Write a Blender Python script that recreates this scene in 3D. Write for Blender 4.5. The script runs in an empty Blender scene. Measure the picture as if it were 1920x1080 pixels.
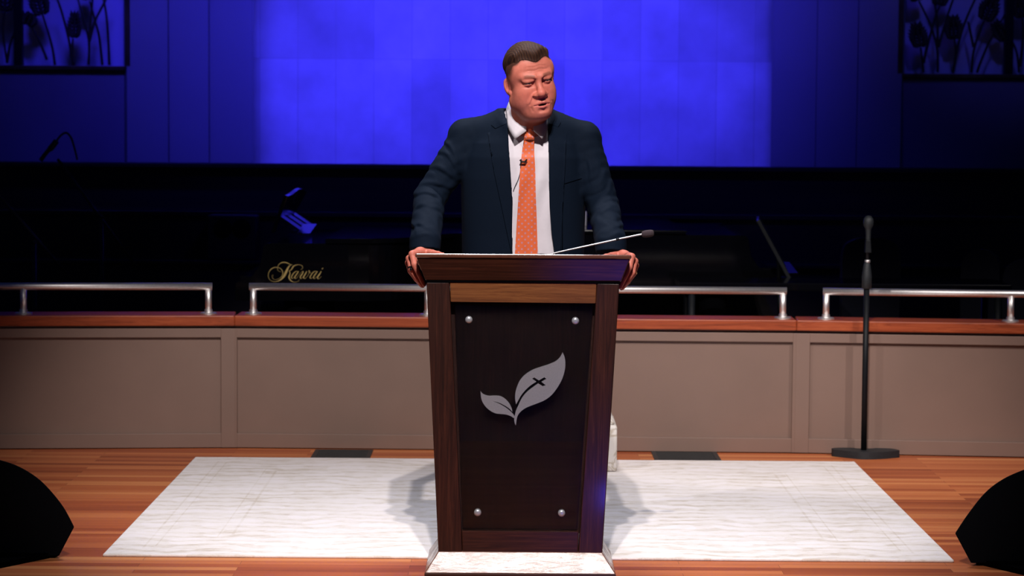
import bpy, bmesh, math, random
import numpy as np
from mathutils import Vector, Matrix
from mathutils.geometry import tessellate_polygon
random.seed(7); np.random.seed(7)
C = bpy.context.scene
R = math.radians
# ------------------------------------------------------------------ camera, world, lights, exposure
H = 1.554; FPX = 4345.0
PITCH = R(4.07); ROLL = R(0.40)
cam_d = bpy.data.cameras.new('camera'); cam = bpy.data.objects.new('camera', cam_d); C.collection.objects.link(cam)
cam_d.sensor_width = 36; cam_d.lens = FPX/1920*36; cam_d.clip_end = 200
CAM_ROT = Matrix.Rotation(R(90)-PITCH, 3, 'X') @ Matrix.Rotation(ROLL, 3, 'Z')
cam.matrix_world = Matrix.Translation((0, 0, H)) @ CAM_ROT.to_4x4()
cam_d.dof.use_dof = True; cam_d.dof.focus_distance = 8.25; cam_d.dof.aperture_fstop = 4.5
C.camera = cam
C.view_settings.view_transform = 'Standard'; C.view_settings.look = 'None'
C.view_settings.exposure = 0.0; C.view_settings.gamma = 1; C.view_settings.use_curve_mapping = False

w = bpy.data.worlds.new('world'); C.world = w; w.use_nodes = True
w.node_tree.nodes['Background'].inputs[0].default_value = (0.05, 0.09, 0.40, 1)
w.node_tree.nodes['Background'].inputs[1].default_value = 0.05

def aim(o, target):
    o.rotation_euler = (Vector(target)-o.location).to_track_quat('-Z', 'Y').to_euler()
def spot(name, loc, target, power, angle, blend=0.3, color=(1, 1, 1), radius=0.06):
    d = bpy.data.lights.new(name, 'SPOT'); d.energy = power; d.spot_size = R(angle); d.spot_blend = blend
    d.color = color; d.shadow_soft_size = radius
    o = bpy.data.objects.new(name, d); C.collection.objects.link(o); o.location = loc; aim(o, target); return o
def area(name, loc, target, power, sx, sy, color=(1, 1, 1), spread=180):
    d = bpy.data.lights.new(name, 'AREA'); d.shape = 'RECTANGLE'; d.size = sx; d.size_y = sy; d.energy = power
    d.color = color; d.spread = R(spread)
    o = bpy.data.objects.new(name, d); C.collection.objects.link(o); o.location = loc; aim(o, target); return o
WARM = (1.0, 0.93, 0.90)
spot('key_spot', (-0.14, 3.6, 5.6), (0.0, 9.3, 0.55), 1230, 35.5, 0.62, WARM, 0.05)
spot('key_spot', (0.18, 3.6, 5.6), (0.1, 9.3, 0.55), 1230, 35.5, 0.62, WARM, 0.05)
spot('side_spot', (4.6, 6.0, 5.2), (1.45, 10.8, 0.4), 800, 22, 0.5, WARM, 0.05)
spot('side_spot', (-3.2, 5.6, 5.2), (1.3, 10.8, 0.4), 420, 22, 0.5, WARM, 0.05)
area('back_light', (-0.15, 9.75, 5.2), (0.0, 7.9, 0.1), 22, 0.9, 0.5, (0.92, 0.93, 1.0), 60)
BLUE = (0.045, 0.036, 1.0)
area('blue_wash', (0.0, 12.4, 5.6), (0.0, 16.5, 2.05), 42, 3.4, 0.5, BLUE, 31)
area('blue_side_wash', (-2.2, 12.6, 5.4), (-2.15, 15.8, 2.0), 13, 1.0, 0.4, BLUE, 45)
area('blue_side_wash', (2.15, 12.6, 5.4), (2.0, 15.8, 2.0), 1.5, 0.8, 0.4, BLUE, 45)
spot('blue_window_spot', (-2.6, 12.2, 4.6), (-3.25, 15.8, 2.7), 17, 30, 0.5, (0.09, 0.10, 1.0), 0.16)
spot('blue_window_spot', (2.7, 12.2, 4.6), (3.30, 15.8, 2.7), 85, 30, 0.5, (0.09, 0.10, 1.0), 0.16)
area('blue_sheen_light', (0.43, 6.5, 0.03), (0.34, 7.9, 0.25), 0.26, 0.12, 0.12, (0.05, 0.06, 1.0), 50)  # unseen lamp added for the blue sheen on the right stile
area('blue_sheen_light', (0.50, 6.9, 0.03), (0.24, 7.87, 1.00), 0.055, 0.12, 0.12, (0.05, 0.06, 1.0), 16)  # second unseen lamp, added to tint the rim's right end blue
spot('blue_back_spot', (0.0, 11.7, 3.6), (0.2, 14.6, 1.05), 70, 74, 0.7, BLUE, 0.1)

def P(px, py, Y):
    v = CAM_ROT @ Vector(((px-960)/FPX, (540-py)/FPX, -1))
    return Vector((0, 0, H)) + v*(Y/v.y)
def PZ(px, py, z):                                  # where the pixel's ray meets the level z
    v = CAM_ROT @ Vector(((px-960)/FPX, (540-py)/FPX, -1))
    return Vector((0, 0, H)) + v*((z-H)/v.z)

# ------------------------------------------------------------------ materials
def newmat(name):
    m = bpy.data.materials.new(name); m.use_nodes = True
    return m, m.node_tree.nodes, m.node_tree.links, m.node_tree.nodes['Principled BSDF']
def mat(name, col, rough=0.5, metal=0.0, noise=0.0, nscale=30, bump=0.0, spec=0.5, coat=0.0, sheen=0.0):
    m, n, l, b = newmat(name)
    b.inputs['Base Color'].default_value = (*col, 1); b.inputs['Roughness'].default_value = rough
    b.inputs['Metallic'].default_value = metal; b.inputs['Specular IOR Level'].default_value = spec
    b.inputs['Coat Weight'].default_value = coat; b.inputs['Sheen Weight'].default_value = sheen
    b.inputs['Coat Roughness'].default_value = 0.08
    tc = n.new('ShaderNodeTexCoord'); nz = n.new('ShaderNodeTexNoise'); nz.inputs['Scale'].default_value = nscale
    nz.inputs['Detail'].default_value = 5
    l.new(tc.outputs['Object'], nz.inputs['Vector'])
    if noise:
        cr = n.new('ShaderNodeValToRGB')
        cr.color_ramp.elements[0].position = 0.3; cr.color_ramp.elements[1].position = 0.7
        cr.color_ramp.elements[0].color = (*[c*(1-noise) for c in col], 1)
        cr.color_ramp.elements[1].color = (*[min(1, c*(1+noise)) for c in col], 1)
        l.new(nz.outputs['Fac'], cr.inputs[0]); l.new(cr.outputs[0], b.inputs['Base Color'])
    if bump:
        bp = n.new('ShaderNodeBump'); bp.inputs['Strength'].default_value = bump; bp.inputs['Distance'].default_value = 0.002
        l.new(nz.outputs['Fac'], bp.inputs['Height']); l.new(bp.outputs[0], b.inputs['Normal'])
    return m
def ramp(n, stops):
    cr = n.new('ShaderNodeValToRGB'); e = cr.color_ramp.elements
    while len(e) < len(stops): e.new(0.5)
    for k, (p, c) in enumerate(stops): e[k].position = p; e[k].color = (*c, 1)
    return cr
def wood(name, axis, c1, c2, c3, rough=0.42, scale=1.0, coat=0.12, bump=0.05, spec=0.3):
    m, n, l, b = newmat(name)
    tc = n.new('ShaderNodeTexCoord'); mp = n.new('ShaderNodeMapping')
    s = [95*scale]*3; s['xyz'.index(axis)] = 3.2*scale
    mp.inputs['Scale'].default_value = s
    l.new(tc.outputs['Object'], mp.inputs['Vector'])
    nz = n.new('ShaderNodeTexNoise'); nz.inputs['Scale'].default_value = 1; nz.inputs['Detail'].default_value = 8
    nz.inputs['Roughness'].default_value = 0.75; nz.inputs['Distortion'].default_value = 0.9
    l.new(mp.outputs[0], nz.inputs['Vector'])
    cr = ramp(n, [(0.28, c1), (0.5, c2), (0.74, c3)])
    l.new(nz.outputs['Fac'], cr.inputs[0]); l.new(cr.outputs[0], b.inputs['Base Color'])
    b.inputs['Roughness'].default_value = rough; b.inputs['Coat Weight'].default_value = coat
    b.inputs['Coat Roughness'].default_value = 0.12; b.inputs['Specular IOR Level'].default_value = spec
    bp = n.new('ShaderNodeBump'); bp.inputs['Strength'].default_value = bump; bp.inputs['Distance'].default_value = 0.002
    l.new(nz.outputs['Fac'], bp.inputs['Height']); l.new(bp.outputs[0], b.inputs['Normal'])
    return m
M = {}
WA, WB, WC = (0.007, 0.0022, 0.0016), (0.026, 0.0068, 0.0042), (0.062, 0.017, 0.0090)
M['walnut_z'] = wood('walnut_upright', 'z', WA, WB, WC)
M['walnut_x'] = wood('walnut_level', 'x', WA, WB, WC)
M['walnut_light'] = wood('walnut_light', 'x', (0.045, 0.014, 0.005), (0.13, 0.042, 0.013), (0.22, 0.085, 0.026), 0.4)
M['walnut_panel'] = wood('walnut_panel', 'z', (0.006, 0.0026, 0.0026), (0.015, 0.0060, 0.0052), (0.030, 0.0105, 0.0080), 0.5, coat=0.0, spec=0.12)
M['plinth'] = wood('plinth_varnish', 'x', (0.10, 0.040, 0.026), (0.17, 0.075, 0.05), (0.25, 0.12, 0.08), 0.34, 1.0, 0.75, 0.34)
m = M['plinth']; n, l = m.node_tree.nodes, m.node_tree.links; n['Mapping'].inputs['Scale'].default_value = (16, 60, 50); b = n['Principled BSDF']; l.new(n['Bump'].outputs[0], b.inputs['Coat Normal']); b.inputs['Coat Roughness'].default_value = 0.16
tc = n.new('ShaderNodeTexCoord'); nz = n.new('ShaderNodeTexNoise'); nz.inputs['Scale'].default_value = 16; nz.inputs['Detail'].default_value = 4; l.new(tc.outputs['Object'], nz.inputs['Vector'])
cr = ramp(n, [(0.35, (0.16, 0.16, 0.16)), (0.65, (0.55, 0.55, 0.55))]); l.new(nz.outputs['Fac'], cr.inputs[0]); l.new(cr.outputs[0], b.inputs['Roughness'])
M['desk_varnish'] = wood('desk_varnish', 'x', (0.05, 0.018, 0.012), (0.10, 0.038, 0.024), (0.16, 0.065, 0.040), 0.16, 1.0, 1.0, 0.1)
M['cap_wood'] = wood('cap_wood', 'x', (0.13, 0.024, 0.008), (0.30, 0.056, 0.018), (0.44, 0.10, 0.033), 0.42, 0.5)
M['choir_wood'] = wood('choir_wood', 'x', (0.016, 0.014, 0.018), (0.026, 0.021, 0.024), (0.038, 0.028, 0.028), 0.5, 0.5)
M['black'] = mat('black_satin', (0.004, 0.005, 0.007), 0.5, noise=0.2, spec=0.2)
M['gap'] = mat('black_shadow_gap', (0.0015, 0.0015, 0.002), 1.0, noise=0.1, spec=0.0)  # flat black: shade put into the lectern gap; also piano legs, casters, plates
M['piano'] = mat('piano_lacquer', (0.002, 0.002, 0.003), 0.10, spec=0.28, coat=0.0, noise=0.1)
M['steel'] = mat('brushed_steel', (0.90, 0.86, 0.84), 0.45, 1.0, noise=0.05, nscale=80)
M['emblem'] = mat('emblem_metal', (0.20, 0.195, 0.215), 0.5, 0.25, noise=0.06, nscale=200)
M['bolt'] = mat('bolt_metal', (0.36, 0.37, 0.40), 0.35, 0.5, noise=0.04)
M['shaft'] = mat('dark_chrome', (0.30, 0.30, 0.31), 0.35, 1.0, noise=0.05)
M['paint'] = mat('taupe_paint', (0.188, 0.116, 0.090), 0.55, noise=0.06, nscale=3, bump=0.02)
M['white'] = mat('shirt_cotton', (0.60, 0.56, 0.61), 0.85, noise=0.02, nscale=60, sheen=0.1)
M['navy'] = mat('navy_wool', (0.0034, 0.0072, 0.0158), 0.8, noise=0.12, nscale=300, bump=0.1, spec=0.06)
M['trouser'] = mat('trouser_wool', (0.010, 0.014, 0.024), 0.85, noise=0.12, nscale=300, spec=0.2)
M['shoe'] = mat('shoe_leather', (0.012, 0.009, 0.008), 0.25, noise=0.2)
M['grille'] = mat('speaker_paint', (0.0022, 0.0030, 0.0050), 0.8, noise=0.25, nscale=200, bump=0.2, spec=0.08)
M['gold'] = mat('gold_lettering', (0.62, 0.44, 0.15), 0.4, 0.3, noise=0.05)
M['rubber'] = mat('cast_iron_black', (0.010, 0.013, 0.016), 0.6, noise=0.2, nscale=60, bump=0.1)
M['foam'] = mat('foam_windscreen', (0.035, 0.022, 0.028), 0.95, noise=0.3, nscale=400, bump=0.5)
M['vent'] = mat('vent_iron', (0.018, 0.020, 0.022), 0.5, noise=0.2)
M['ivory'] = mat('piano_key_ivory', (0.6, 0.58, 0.52), 0.35, noise=0.03)
M['seat_cloth'] = mat('chair_cloth', (0.004, 0.005, 0.016), 0.9, noise=0.3, nscale=200)
M['paper'] = mat('paper_white', (0.75, 0.72, 0.78), 0.8, noise=0.03)
M['brass'] = mat('aged_brass_frame', (0.09, 0.065, 0.03), 0.45, 0.7, noise=0.5, nscale=6)
M['wheat'] = mat('wheat_bronze', (0.035, 0.032, 0.018), 0.6, 0.5, noise=0.4, nscale=40)
M['pane_back'] = mat('screen_backing', (0.50, 0.47, 0.62), 0.75, noise=0.05, nscale=2)
M['back_dark'] = mat('rear_wall_paint', (0.16, 0.15, 0.18), 0.8, noise=0.08, nscale=1.5)
M['pilaster'] = mat('pilaster_paint', (0.23, 0.23, 0.25), 0.7, noise=0.05, nscale=1.5)
M['pit_floor'] = mat('rear_carpet', (0.012, 0.011, 0.014), 0.95, noise=0.3, nscale=100)

m, n, l, b = newmat('floor_boards'); M['floor'] = m
tc = n.new('ShaderNodeTexCoord'); br = n.new('ShaderNodeTexBrick')
br.inputs['Scale'].default_value = 1; br.inputs['Brick Width'].default_value = 0.95; br.inputs['Row Height'].default_value = 0.058
br.inputs['Mortar Size'].default_value = 0.0007; br.offset = 0.37; br.offset_frequency = 2; br.squash = 1.0
br.inputs['Color1'].default_value = (0, 0, 0, 1); br.inputs['Color2'].default_value = (1, 1, 1, 1); br.inputs['Mortar'].default_value = (0.1, 0.1, 0.1, 1)
l.new(tc.outputs['Object'], br.inputs['Vector'])
mp = n.new('ShaderNodeMapping'); mp.inputs['Scale'].default_value = (1.3, 45, 10); l.new(tc.outputs['Object'], mp.inputs['Vector'])
nz = n.new('ShaderNodeTexNoise'); nz.inputs['Scale'].default_value = 1; nz.inputs['Detail'].default_value = 6; l.new(mp.outputs[0], nz.inputs['Vector'])
mp2 = n.new('ShaderNodeMapping'); mp2.inputs['Scale'].default_value = (0.9, 17.24, 1); l.new(tc.outputs['Object'], mp2.inputs['Vector'])
nz2 = n.new('ShaderNodeTexNoise'); nz2.inputs['Scale'].default_value = 1; nz2.inputs['Detail'].default_value = 1; l.new(mp2.outputs[0], nz2.inputs['Vector'])
ad = n.new('ShaderNodeMath'); ad.operation = 'MULTIPLY_ADD'; l.new(nz.outputs['Fac'], ad.inputs[0]); ad.inputs[1].default_value = 0.55
l.new(br.outputs['Color'], ad.inputs[2])
ad2 = n.new('ShaderNodeMath'); ad2.operation = 'MULTIPLY_ADD'; l.new(nz2.outputs['Fac'], ad2.inputs[0]); ad2.inputs[1].default_value = 0.7; l.new(ad.outputs[0], ad2.inputs[2])
sc_ = n.new('ShaderNodeMath'); sc_.operation = 'MULTIPLY'; l.new(ad2.outputs[0], sc_.inputs[0]); sc_.inputs[1].default_value = 0.47
cr = ramp(n, [(0.15, (0.20, 0.040, 0.014)), (0.40, (0.41, 0.098, 0.032)), (0.64, (0.55, 0.165, 0.055)), (0.90, (0.70, 0.29, 0.105))])
l.new(sc_.outputs[0], cr.inputs[0])
mx = n.new('ShaderNodeMix'); mx.data_type = 'RGBA'; mx.inputs[7].default_value = (0.10, 0.028, 0.012, 1)
l.new(br.outputs['Fac'], mx.inputs[0]); l.new(cr.outputs[0], mx.inputs[6]); l.new(mx.outputs[2], b.inputs['Base Color'])
b.inputs['Roughness'].default_value = 0.45; b.inputs['Specular IOR Level'].default_value = 0.25

m, n, l, b = newmat('rug_weave'); M['rug'] = m
tc = n.new('ShaderNodeTexCoord')
sx = n.new('ShaderNodeSeparateXYZ'); l.new(tc.outputs['Object'], sx.inputs[0])
def mth(op, a, bb=None, c=None):
    q = n.new('ShaderNodeMath'); q.operation = op
    for k, v in enumerate((a, bb, c)):
        if v is None: continue
        if isinstance(v, (int, float)): q.inputs[k].default_value = v
        else: l.new(v, q.inputs[k])
    return q.outputs[0]
ax = mth('ABSOLUTE', sx.outputs[0]); ay = mth('ABSOLUTE', sx.outputs[1])
cb = n.new('ShaderNodeCombineXYZ'); l.new(ax, cb.inputs[0]); l.new(ay, cb.inputs[1])
vo = n.new('ShaderNodeTexVoronoi'); vo.feature = 'SMOOTH_F1'; vo.inputs['Scale'].default_value = 5.5; vo.inputs['Smoothness'].default_value = 0.4
wv = n.new('ShaderNodeTexWave'); wv.wave_type = 'RINGS'; wv.inputs['Scale'].default_value = 3.2; wv.inputs['Distortion'].default_value = 9; wv.inputs['Detail'].default_value = 3
l.new(cb.outputs[0], vo.inputs['Vector']); l.new(cb.outputs[0], wv.inputs['Vector'])
mp = n.new('ShaderNodeMapping'); mp.inputs['Scale'].default_value = (16, 30, 1); l.new(tc.outputs['Object'], mp.inputs['Vector'])
nz = n.new('ShaderNodeTexNoise'); nz.inputs['Scale'].default_value = 1; nz.inputs['Detail'].default_value = 7; nz.inputs['Roughness'].default_value = 0.7; l.new(mp.outputs[0], nz.inputs['Vector'])
nb = n.new('ShaderNodeTexNoise'); nb.inputs['Scale'].default_value = 2.2; nb.inputs['Detail'].default_value = 3; l.new(tc.outputs['Object'], nb.inputs['Vector'])
# border bands: distance to the rug's edge (half size 1.525 x 1.215)
ex = mth('SUBTRACT', 1.525, ax); ey = mth('SUBTRACT', 1.215, ay); ed = mth('MINIMUM', ex, ey)
def band(c, wd): return mth('LESS_THAN', mth('ABSOLUTE', mth('SUBTRACT', ed, c)), wd)
bands = mth('ADD', mth('ADD', band(0.13, 0.004), band(0.42, 0.005)), mth('ADD', band(0.17, 0.003), band(0.37, 0.003)))
inner = mth('GREATER_THAN', ed, 0.43)
orn = mth('MULTIPLY', mth('GREATER_THAN', wv.outputs['Fac'], 0.62), 0.85)
orn2 = mth('MULTIPLY', mth('GREATER_THAN', vo.outputs['Distance'], 0.42), 0.4)
pat = mth('ADD', mth('ADD', orn, orn2), mth('MULTIPLY', bands, 0.7))
wear = mth('MULTIPLY', pat, mth('MULTIPLY_ADD', nb.outputs['Fac'], 1.6, -0.25))
tot = mth('MULTIPLY_ADD', mth('GREATER_THAN', nz.outputs['Fac'], 0.54), 0.14, mth('MULTIPLY', wear, mth('MULTIPLY_ADD', nz.outputs['Fac'], 1.8, -0.25)))
cr = ramp(n, [(0.0, (0.88, 0.83, 0.845)), (0.35, (0.80, 0.745, 0.715)), (0.9, (0.64, 0.565, 0.50))])
l.new(tot, cr.inputs[0]); l.new(cr.outputs[0], b.inputs['Base Color']); b.inputs['Roughness'].default_value = 0.95
bp = n.new('ShaderNodeBump'); bp.inputs['Strength'].default_value = 0.4; bp.inputs['Distance'].default_value = 0.003
nf = n.new('ShaderNodeTexNoise'); nf.inputs['Scale'].default_value = 180; l.new(tc.outputs['Object'], nf.inputs['Vector'])
l.new(nf.outputs['Fac'], bp.inputs['Height']); l.new(bp.outputs[0], b.inputs['Normal'])

m, n, l, b = newmat('stone_panels'); M['bluewall'] = m
tc = n.new('ShaderNodeTexCoord'); br = n.new('ShaderNodeTexBrick'); sw = n.new('ShaderNodeMapping')
sw.inputs['Location'].default_value = (0.18, 0, -2.02); sw.inputs['Rotation'].default_value = (R(90), 0, 0)
l.new(tc.outputs['Object'], sw.inputs['Vector']); l.new(sw.outputs[0], br.inputs['Vector'])
br.inputs['Scale'].default_value = 1; br.inputs['Brick Width'].default_value = 0.27; br.inputs['Row Height'].default_value = 2.0
br.inputs['Mortar Size'].default_value = 0.0035; br.inputs['Mortar Smooth'].default_value = 0.6; br.offset = 0.0
br.inputs['Color1'].default_value = (0.52, 0.52, 0.52, 1); br.inputs['Color2'].default_value = (0.66, 0.66, 0.66, 1); br.inputs['Mortar'].default_value = (0.46, 0.46, 0.46, 1)
nz = n.new('ShaderNodeTexNoise'); nz.inputs['Scale'].default_value = 2.6; nz.inputs['Detail'].default_value = 6; l.new(tc.outputs['Object'], nz.inputs['Vector'])
cr = ramp(n, [(0.22, (0.66, 0.66, 0.66)), (0.74, (1.16, 1.16, 1.16))]); l.new(nz.outputs['Fac'], cr.inputs[0])
mx = n.new('ShaderNodeMix'); mx.data_type = 'RGBA'; mx.blend_type = 'MULTIPLY'; mx.inputs[0].default_value = 1
l.new(br.outputs['Color'], mx.inputs[6]); l.new(cr.outputs[0], mx.inputs[7]); l.new(mx.outputs[2], b.inputs['Base Color'])
b.inputs['Roughness'].default_value = 0.85

m, n, l, b = newmat('tie_silk'); M['tie'] = m
tc = n.new('ShaderNodeTexCoord'); mp = n.new('ShaderNodeMapping')
mp.inputs['Rotation'].default_value = (0, R(45), 0); l.new(tc.outputs['Object'], mp.inputs['Vector'])
s2 = n.new('ShaderNodeSeparateXYZ'); l.new(mp.outputs[0], s2.inputs[0])
cell = 0.0165
fx = mth('SUBTRACT', mth('FRACT', mth('DIVIDE', s2.outputs[0], cell)), 0.5); fz = mth('SUBTRACT', mth('FRACT', mth('DIVIDE', s2.outputs[2], cell)), 0.5)
rr = mth('SQRT', mth('ADD', mth('MULTIPLY', fx, fx), mth('MULTIPLY', fz, fz)))
ring = mth('LESS_THAN', mth('ABSOLUTE', mth('SUBTRACT', rr, 0.13)), 0.065)
dot = mth('LESS_THAN', rr, 0.07)
mx = n.new('ShaderNodeMix'); mx.data_type = 'RGBA'; l.new(ring, mx.inputs[0])
mx.inputs[6].default_value = (0.64, 0.115, 0.034, 1); mx.inputs[7].default_value = (0.42, 0.23, 0.31, 1)
l.new(mx.outputs[2], b.inputs['Base Color']); b.inputs['Roughness'].default_value = 0.5; b.inputs['Sheen Weight'].default_value = 0.15

m, n, l, b = newmat('skin'); M['skin'] = m
at = n.new('ShaderNodeAttribute'); at.attribute_name = 'tint'
tc = n.new('ShaderNodeTexCoord'); nz = n.new('ShaderNodeTexNoise'); nz.inputs['Scale'].default_value = 70; nz.inputs['Detail'].default_value = 5
l.new(tc.outputs['Object'], nz.inputs['Vector'])
cr = ramp(n, [(0.3, (0.90, 0.88, 0.87)), (0.7, (1.08, 1.08, 1.08))]); l.new(nz.outputs['Fac'], cr.inputs[0])
mx = n.new('ShaderNodeMix'); mx.data_type = 'RGBA'; mx.blend_type = 'MULTIPLY'; mx.inputs[0].default_value = 1
l.new(at.outputs['Color'], mx.inputs[6]); l.new(cr.outputs[0], mx.inputs[7]); l.new(mx.outputs[2], b.inputs['Base Color'])
b.inputs['Roughness'].default_value = 0.5; b.inputs['Subsurface Weight'].default_value = 0.12
b.inputs['Subsurface Radius'].default_value = (0.008, 0.003, 0.002); b.inputs['Subsurface Scale'].default_value = 0.6
b.inputs['Specular IOR Level'].default_value = 0.25

m, n, l, b = newmat('hair_brown'); M['hair'] = m
at = n.new('ShaderNodeAttribute'); at.attribute_name = 'tint'; l.new(at.outputs['Color'], b.inputs['Base Color'])
b.inputs['Roughness'].default_value = 0.7; b.inputs['Specular IOR Level'].default_value = 0.12

m, n, l, b = newmat('damask'); M['damask'] = m
tc = n.new('ShaderNodeTexCoord'); nz = n.new('ShaderNodeTexNoise'); nz.inputs['Scale'].default_value = 9; nz.inputs['Distortion'].default_value = 1.5
l.new(tc.outputs['Object'], nz.inputs['Vector'])
cr = ramp(n, [(0.44, (0.66, 0.62, 0.58)), (0.50, (0.42, 0.36, 0.29)), (0.56, (0.62, 0.58, 0.54))]); l.new(nz.outputs['Fac'], cr.inputs[0])
l.new(cr.outputs[0], b.inputs['Base Color']); b.inputs['Roughness'].default_value = 0.9

m, n, l, b = newmat('clear_glass'); M['glass'] = m
b.inputs['Base Color'].default_value = (0.93, 0.97, 0.97, 1); b.inputs['Transmission Weight'].default_value = 1; b.inputs['Roughness'].default_value = 0.02; b.inputs['IOR'].default_value = 1.45
M['eye_white'] = mat('eye_white', (0.075, 0.052, 0.05), 0.5, noise=0.03)  # darkened: the shade of brow and lids is put into the colour
M['iris'] = mat('iris_blue', (0.006, 0.012, 0.020), 0.1, noise=0.2, nscale=400)

# ------------------------------------------------------------------ object helpers
def setp(o, label=None, cat=None, group=None, kind=None):
    if label: o['label'] = label
    if cat: o['category'] = cat
    if group: o['group'] = group
    if kind: o['kind'] = kind
    return o
def thing(name, label, cat, loc=(0, 0, 0), rz=0, group=None):
    o = bpy.data.objects.new(name, None); C.collection.objects.link(o); o.location = loc; o.rotation_euler = (0, 0, rz)
    o.empty_display_size = 0.1
    return setp(o, label, cat, group)
def obj(name, bm, m, parent=None, smooth=False, label=None, bevel=0, seg=2, local=False):
    me = bpy.data.meshes.new(name)
    bmesh.ops.recalc_face_normals(bm, faces=bm.faces[:])
    bm.to_mesh(me); bm.free()
    for mm in (m if isinstance(m, (list, tuple)) else [m]): me.materials.append(mm)
    if smooth: me.polygons.foreach_set('use_smooth', [True]*len(me.polygons))
    o = bpy.data.objects.new(name, me); C.collection.objects.link(o)
    if parent:
        o.parent = parent
        if not local:                              # the shape was given in world coordinates
            mw = Matrix.Identity(4); q = parent; chain = []
            while q: chain.append(q); q = q.parent
            for q in reversed(chain): mw = mw @ Matrix.LocRotScale(q.location, q.rotation_euler, q.scale)
            me.transform(mw.inverted())
    if bevel:
        md = o.modifiers.new('bevel', 'BEVEL'); md.width = bevel; md.segments = seg; md.limit_method = 'ANGLE'
        md.use_clamp_overlap = True
    if label: o['label'] = label
    return o
def struct(name, bm, m, bevel=0):
    return setp(obj(name, bm, m, bevel=bevel), kind='structure')
def B(): return bmesh.new()
def box(bm, x0, x1, y0, y1, z0, z1):
    vs = [bm.verts.new(p) for p in [(x0,y0,z0),(x1,y0,z0),(x1,y1,z0),(x0,y1,z0),(x0,y0,z1),(x1,y0,z1),(x1,y1,z1),(x0,y1,z1)]]
    for f in [(0,3,2,1),(4,5,6,7),(0,1,5,4),(1,2,6,5),(2,3,7,6),(3,0,4,7)]: bm.faces.new([vs[i] for i in f])
    return bm
def hexa(bm, pts):                                   # eight corners, bottom four then top four
    vs = [bm.verts.new(p) for p in pts]
    for f in [(0,3,2,1),(4,5,6,7),(0,1,5,4),(1,2,6,5),(2,3,7,6),(3,0,4,7)]: bm.faces.new([vs[i] for i in f])
    return bm
def tube(bm, pts, r, seg=12, caps=True):
    pts = [Vector(p) for p in pts]; rs = r if isinstance(r, (list, tuple)) else [r]*len(pts)
    rings = []; up = None
    for i, p in enumerate(pts):
        t = (pts[min(i+1, len(pts)-1)]-pts[max(i-1, 0)]).normalized()
        if up is None:
            up = Vector((0, 0, 1)) if abs(t.z) < 0.9 else Vector((1, 0, 0))
        a = t.cross(up).normalized(); up = a.cross(t).normalized()
        rings.append([bm.verts.new(p+(a*math.cos(q)+up*math.sin(q))*rs[i]) for q in [2*math.pi*k/seg for k in range(seg)]])
    for a, b_ in zip(rings, rings[1:]):
        for k in range(seg): bm.faces.new([a[k], a[(k+1) % seg], b_[(k+1) % seg], b_[k]])
    if caps: bm.faces.new(rings[0][::-1]); bm.faces.new(rings[-1])
    return bm
def lathe(bm, prof, c, seg=24, axis=(0, 0, 1)):
    q = Vector((0, 0, 1)).rotation_difference(Vector(axis)); c = Vector(c); rings = []
    for r, h in prof:
        rings.append([bm.verts.new(c+q @ Vector((r*math.cos(t), r*math.sin(t), h))) for t in [2*math.pi*k/seg for k in range(seg)]])
    for a, b_ in zip(rings, rings[1:]):
        for k in range(seg): bm.faces.new([a[k], a[(k+1) % seg], b_[(k+1) % seg], b_[k]])
    bm.faces.new(rings[0][::-1]); bm.faces.new(rings[-1]); return bm
def prism(bm, poly, d0, d1, plane='xz', tri=True):   # extrude a polygon
    def V(u, v, d): return {'xz': (u, d, v), 'xy': (u, v, d), 'yz': (d, u, v)}[plane]
    a = [bm.verts.new(V(u, v, d0)) for u, v in poly]; b_ = [bm.verts.new(V(u, v, d1)) for u, v in poly]; k = len(poly)
    if tri:
        for t in tessellate_polygon([[Vector((u, v, 0)) for u, v in poly]]):
            bm.faces.new([a[i] for i in t]); bm.faces.new([b_[i] for i in reversed(t)])
    else: bm.faces.new(a); bm.faces.new(b_[::-1])
    for i in range(k): bm.faces.new([a[i], b_[i], b_[(i+1) % k], a[(i+1) % k]])
    return bm
def smoothpts(pts, k=6, closed=False):               # Catmull-Rom
    p = [Vector(q) for q in pts]; out = []; N = len(p)
    rng = range(N) if closed else range(N-1)
    for i in rng:
        g = (lambda j: p[j % N]) if closed else (lambda j: p[max(0, min(N-1, j))])
        a, b_, c, d = g(i-1), g(i), g(i+1), g(i+2)
        for s in range(k):
            t = s/k
            out.append(0.5*((2*b_)+(c-a)*t+(2*a-5*b_+4*c-d)*t*t+(3*b_-a-3*c+d)*t**3))
    if not closed: out.append(p[-1])
    return out
def ss(a, b_, x):
    t = np.clip((x-a)/(b_-a), 0, 1); return t*t*(3-2*t)
# ------------------------------------------------------------------ the setting
bm = box(B(), -6, 6, 4.6, 11.6, -0.05, 0.0); struct('floor', bm, M['floor'])
bm = box(B(), -9, 9, 11.6, 17.2, -0.05, 0.0); struct('floor_rear', bm, M['pit_floor'])

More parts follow.
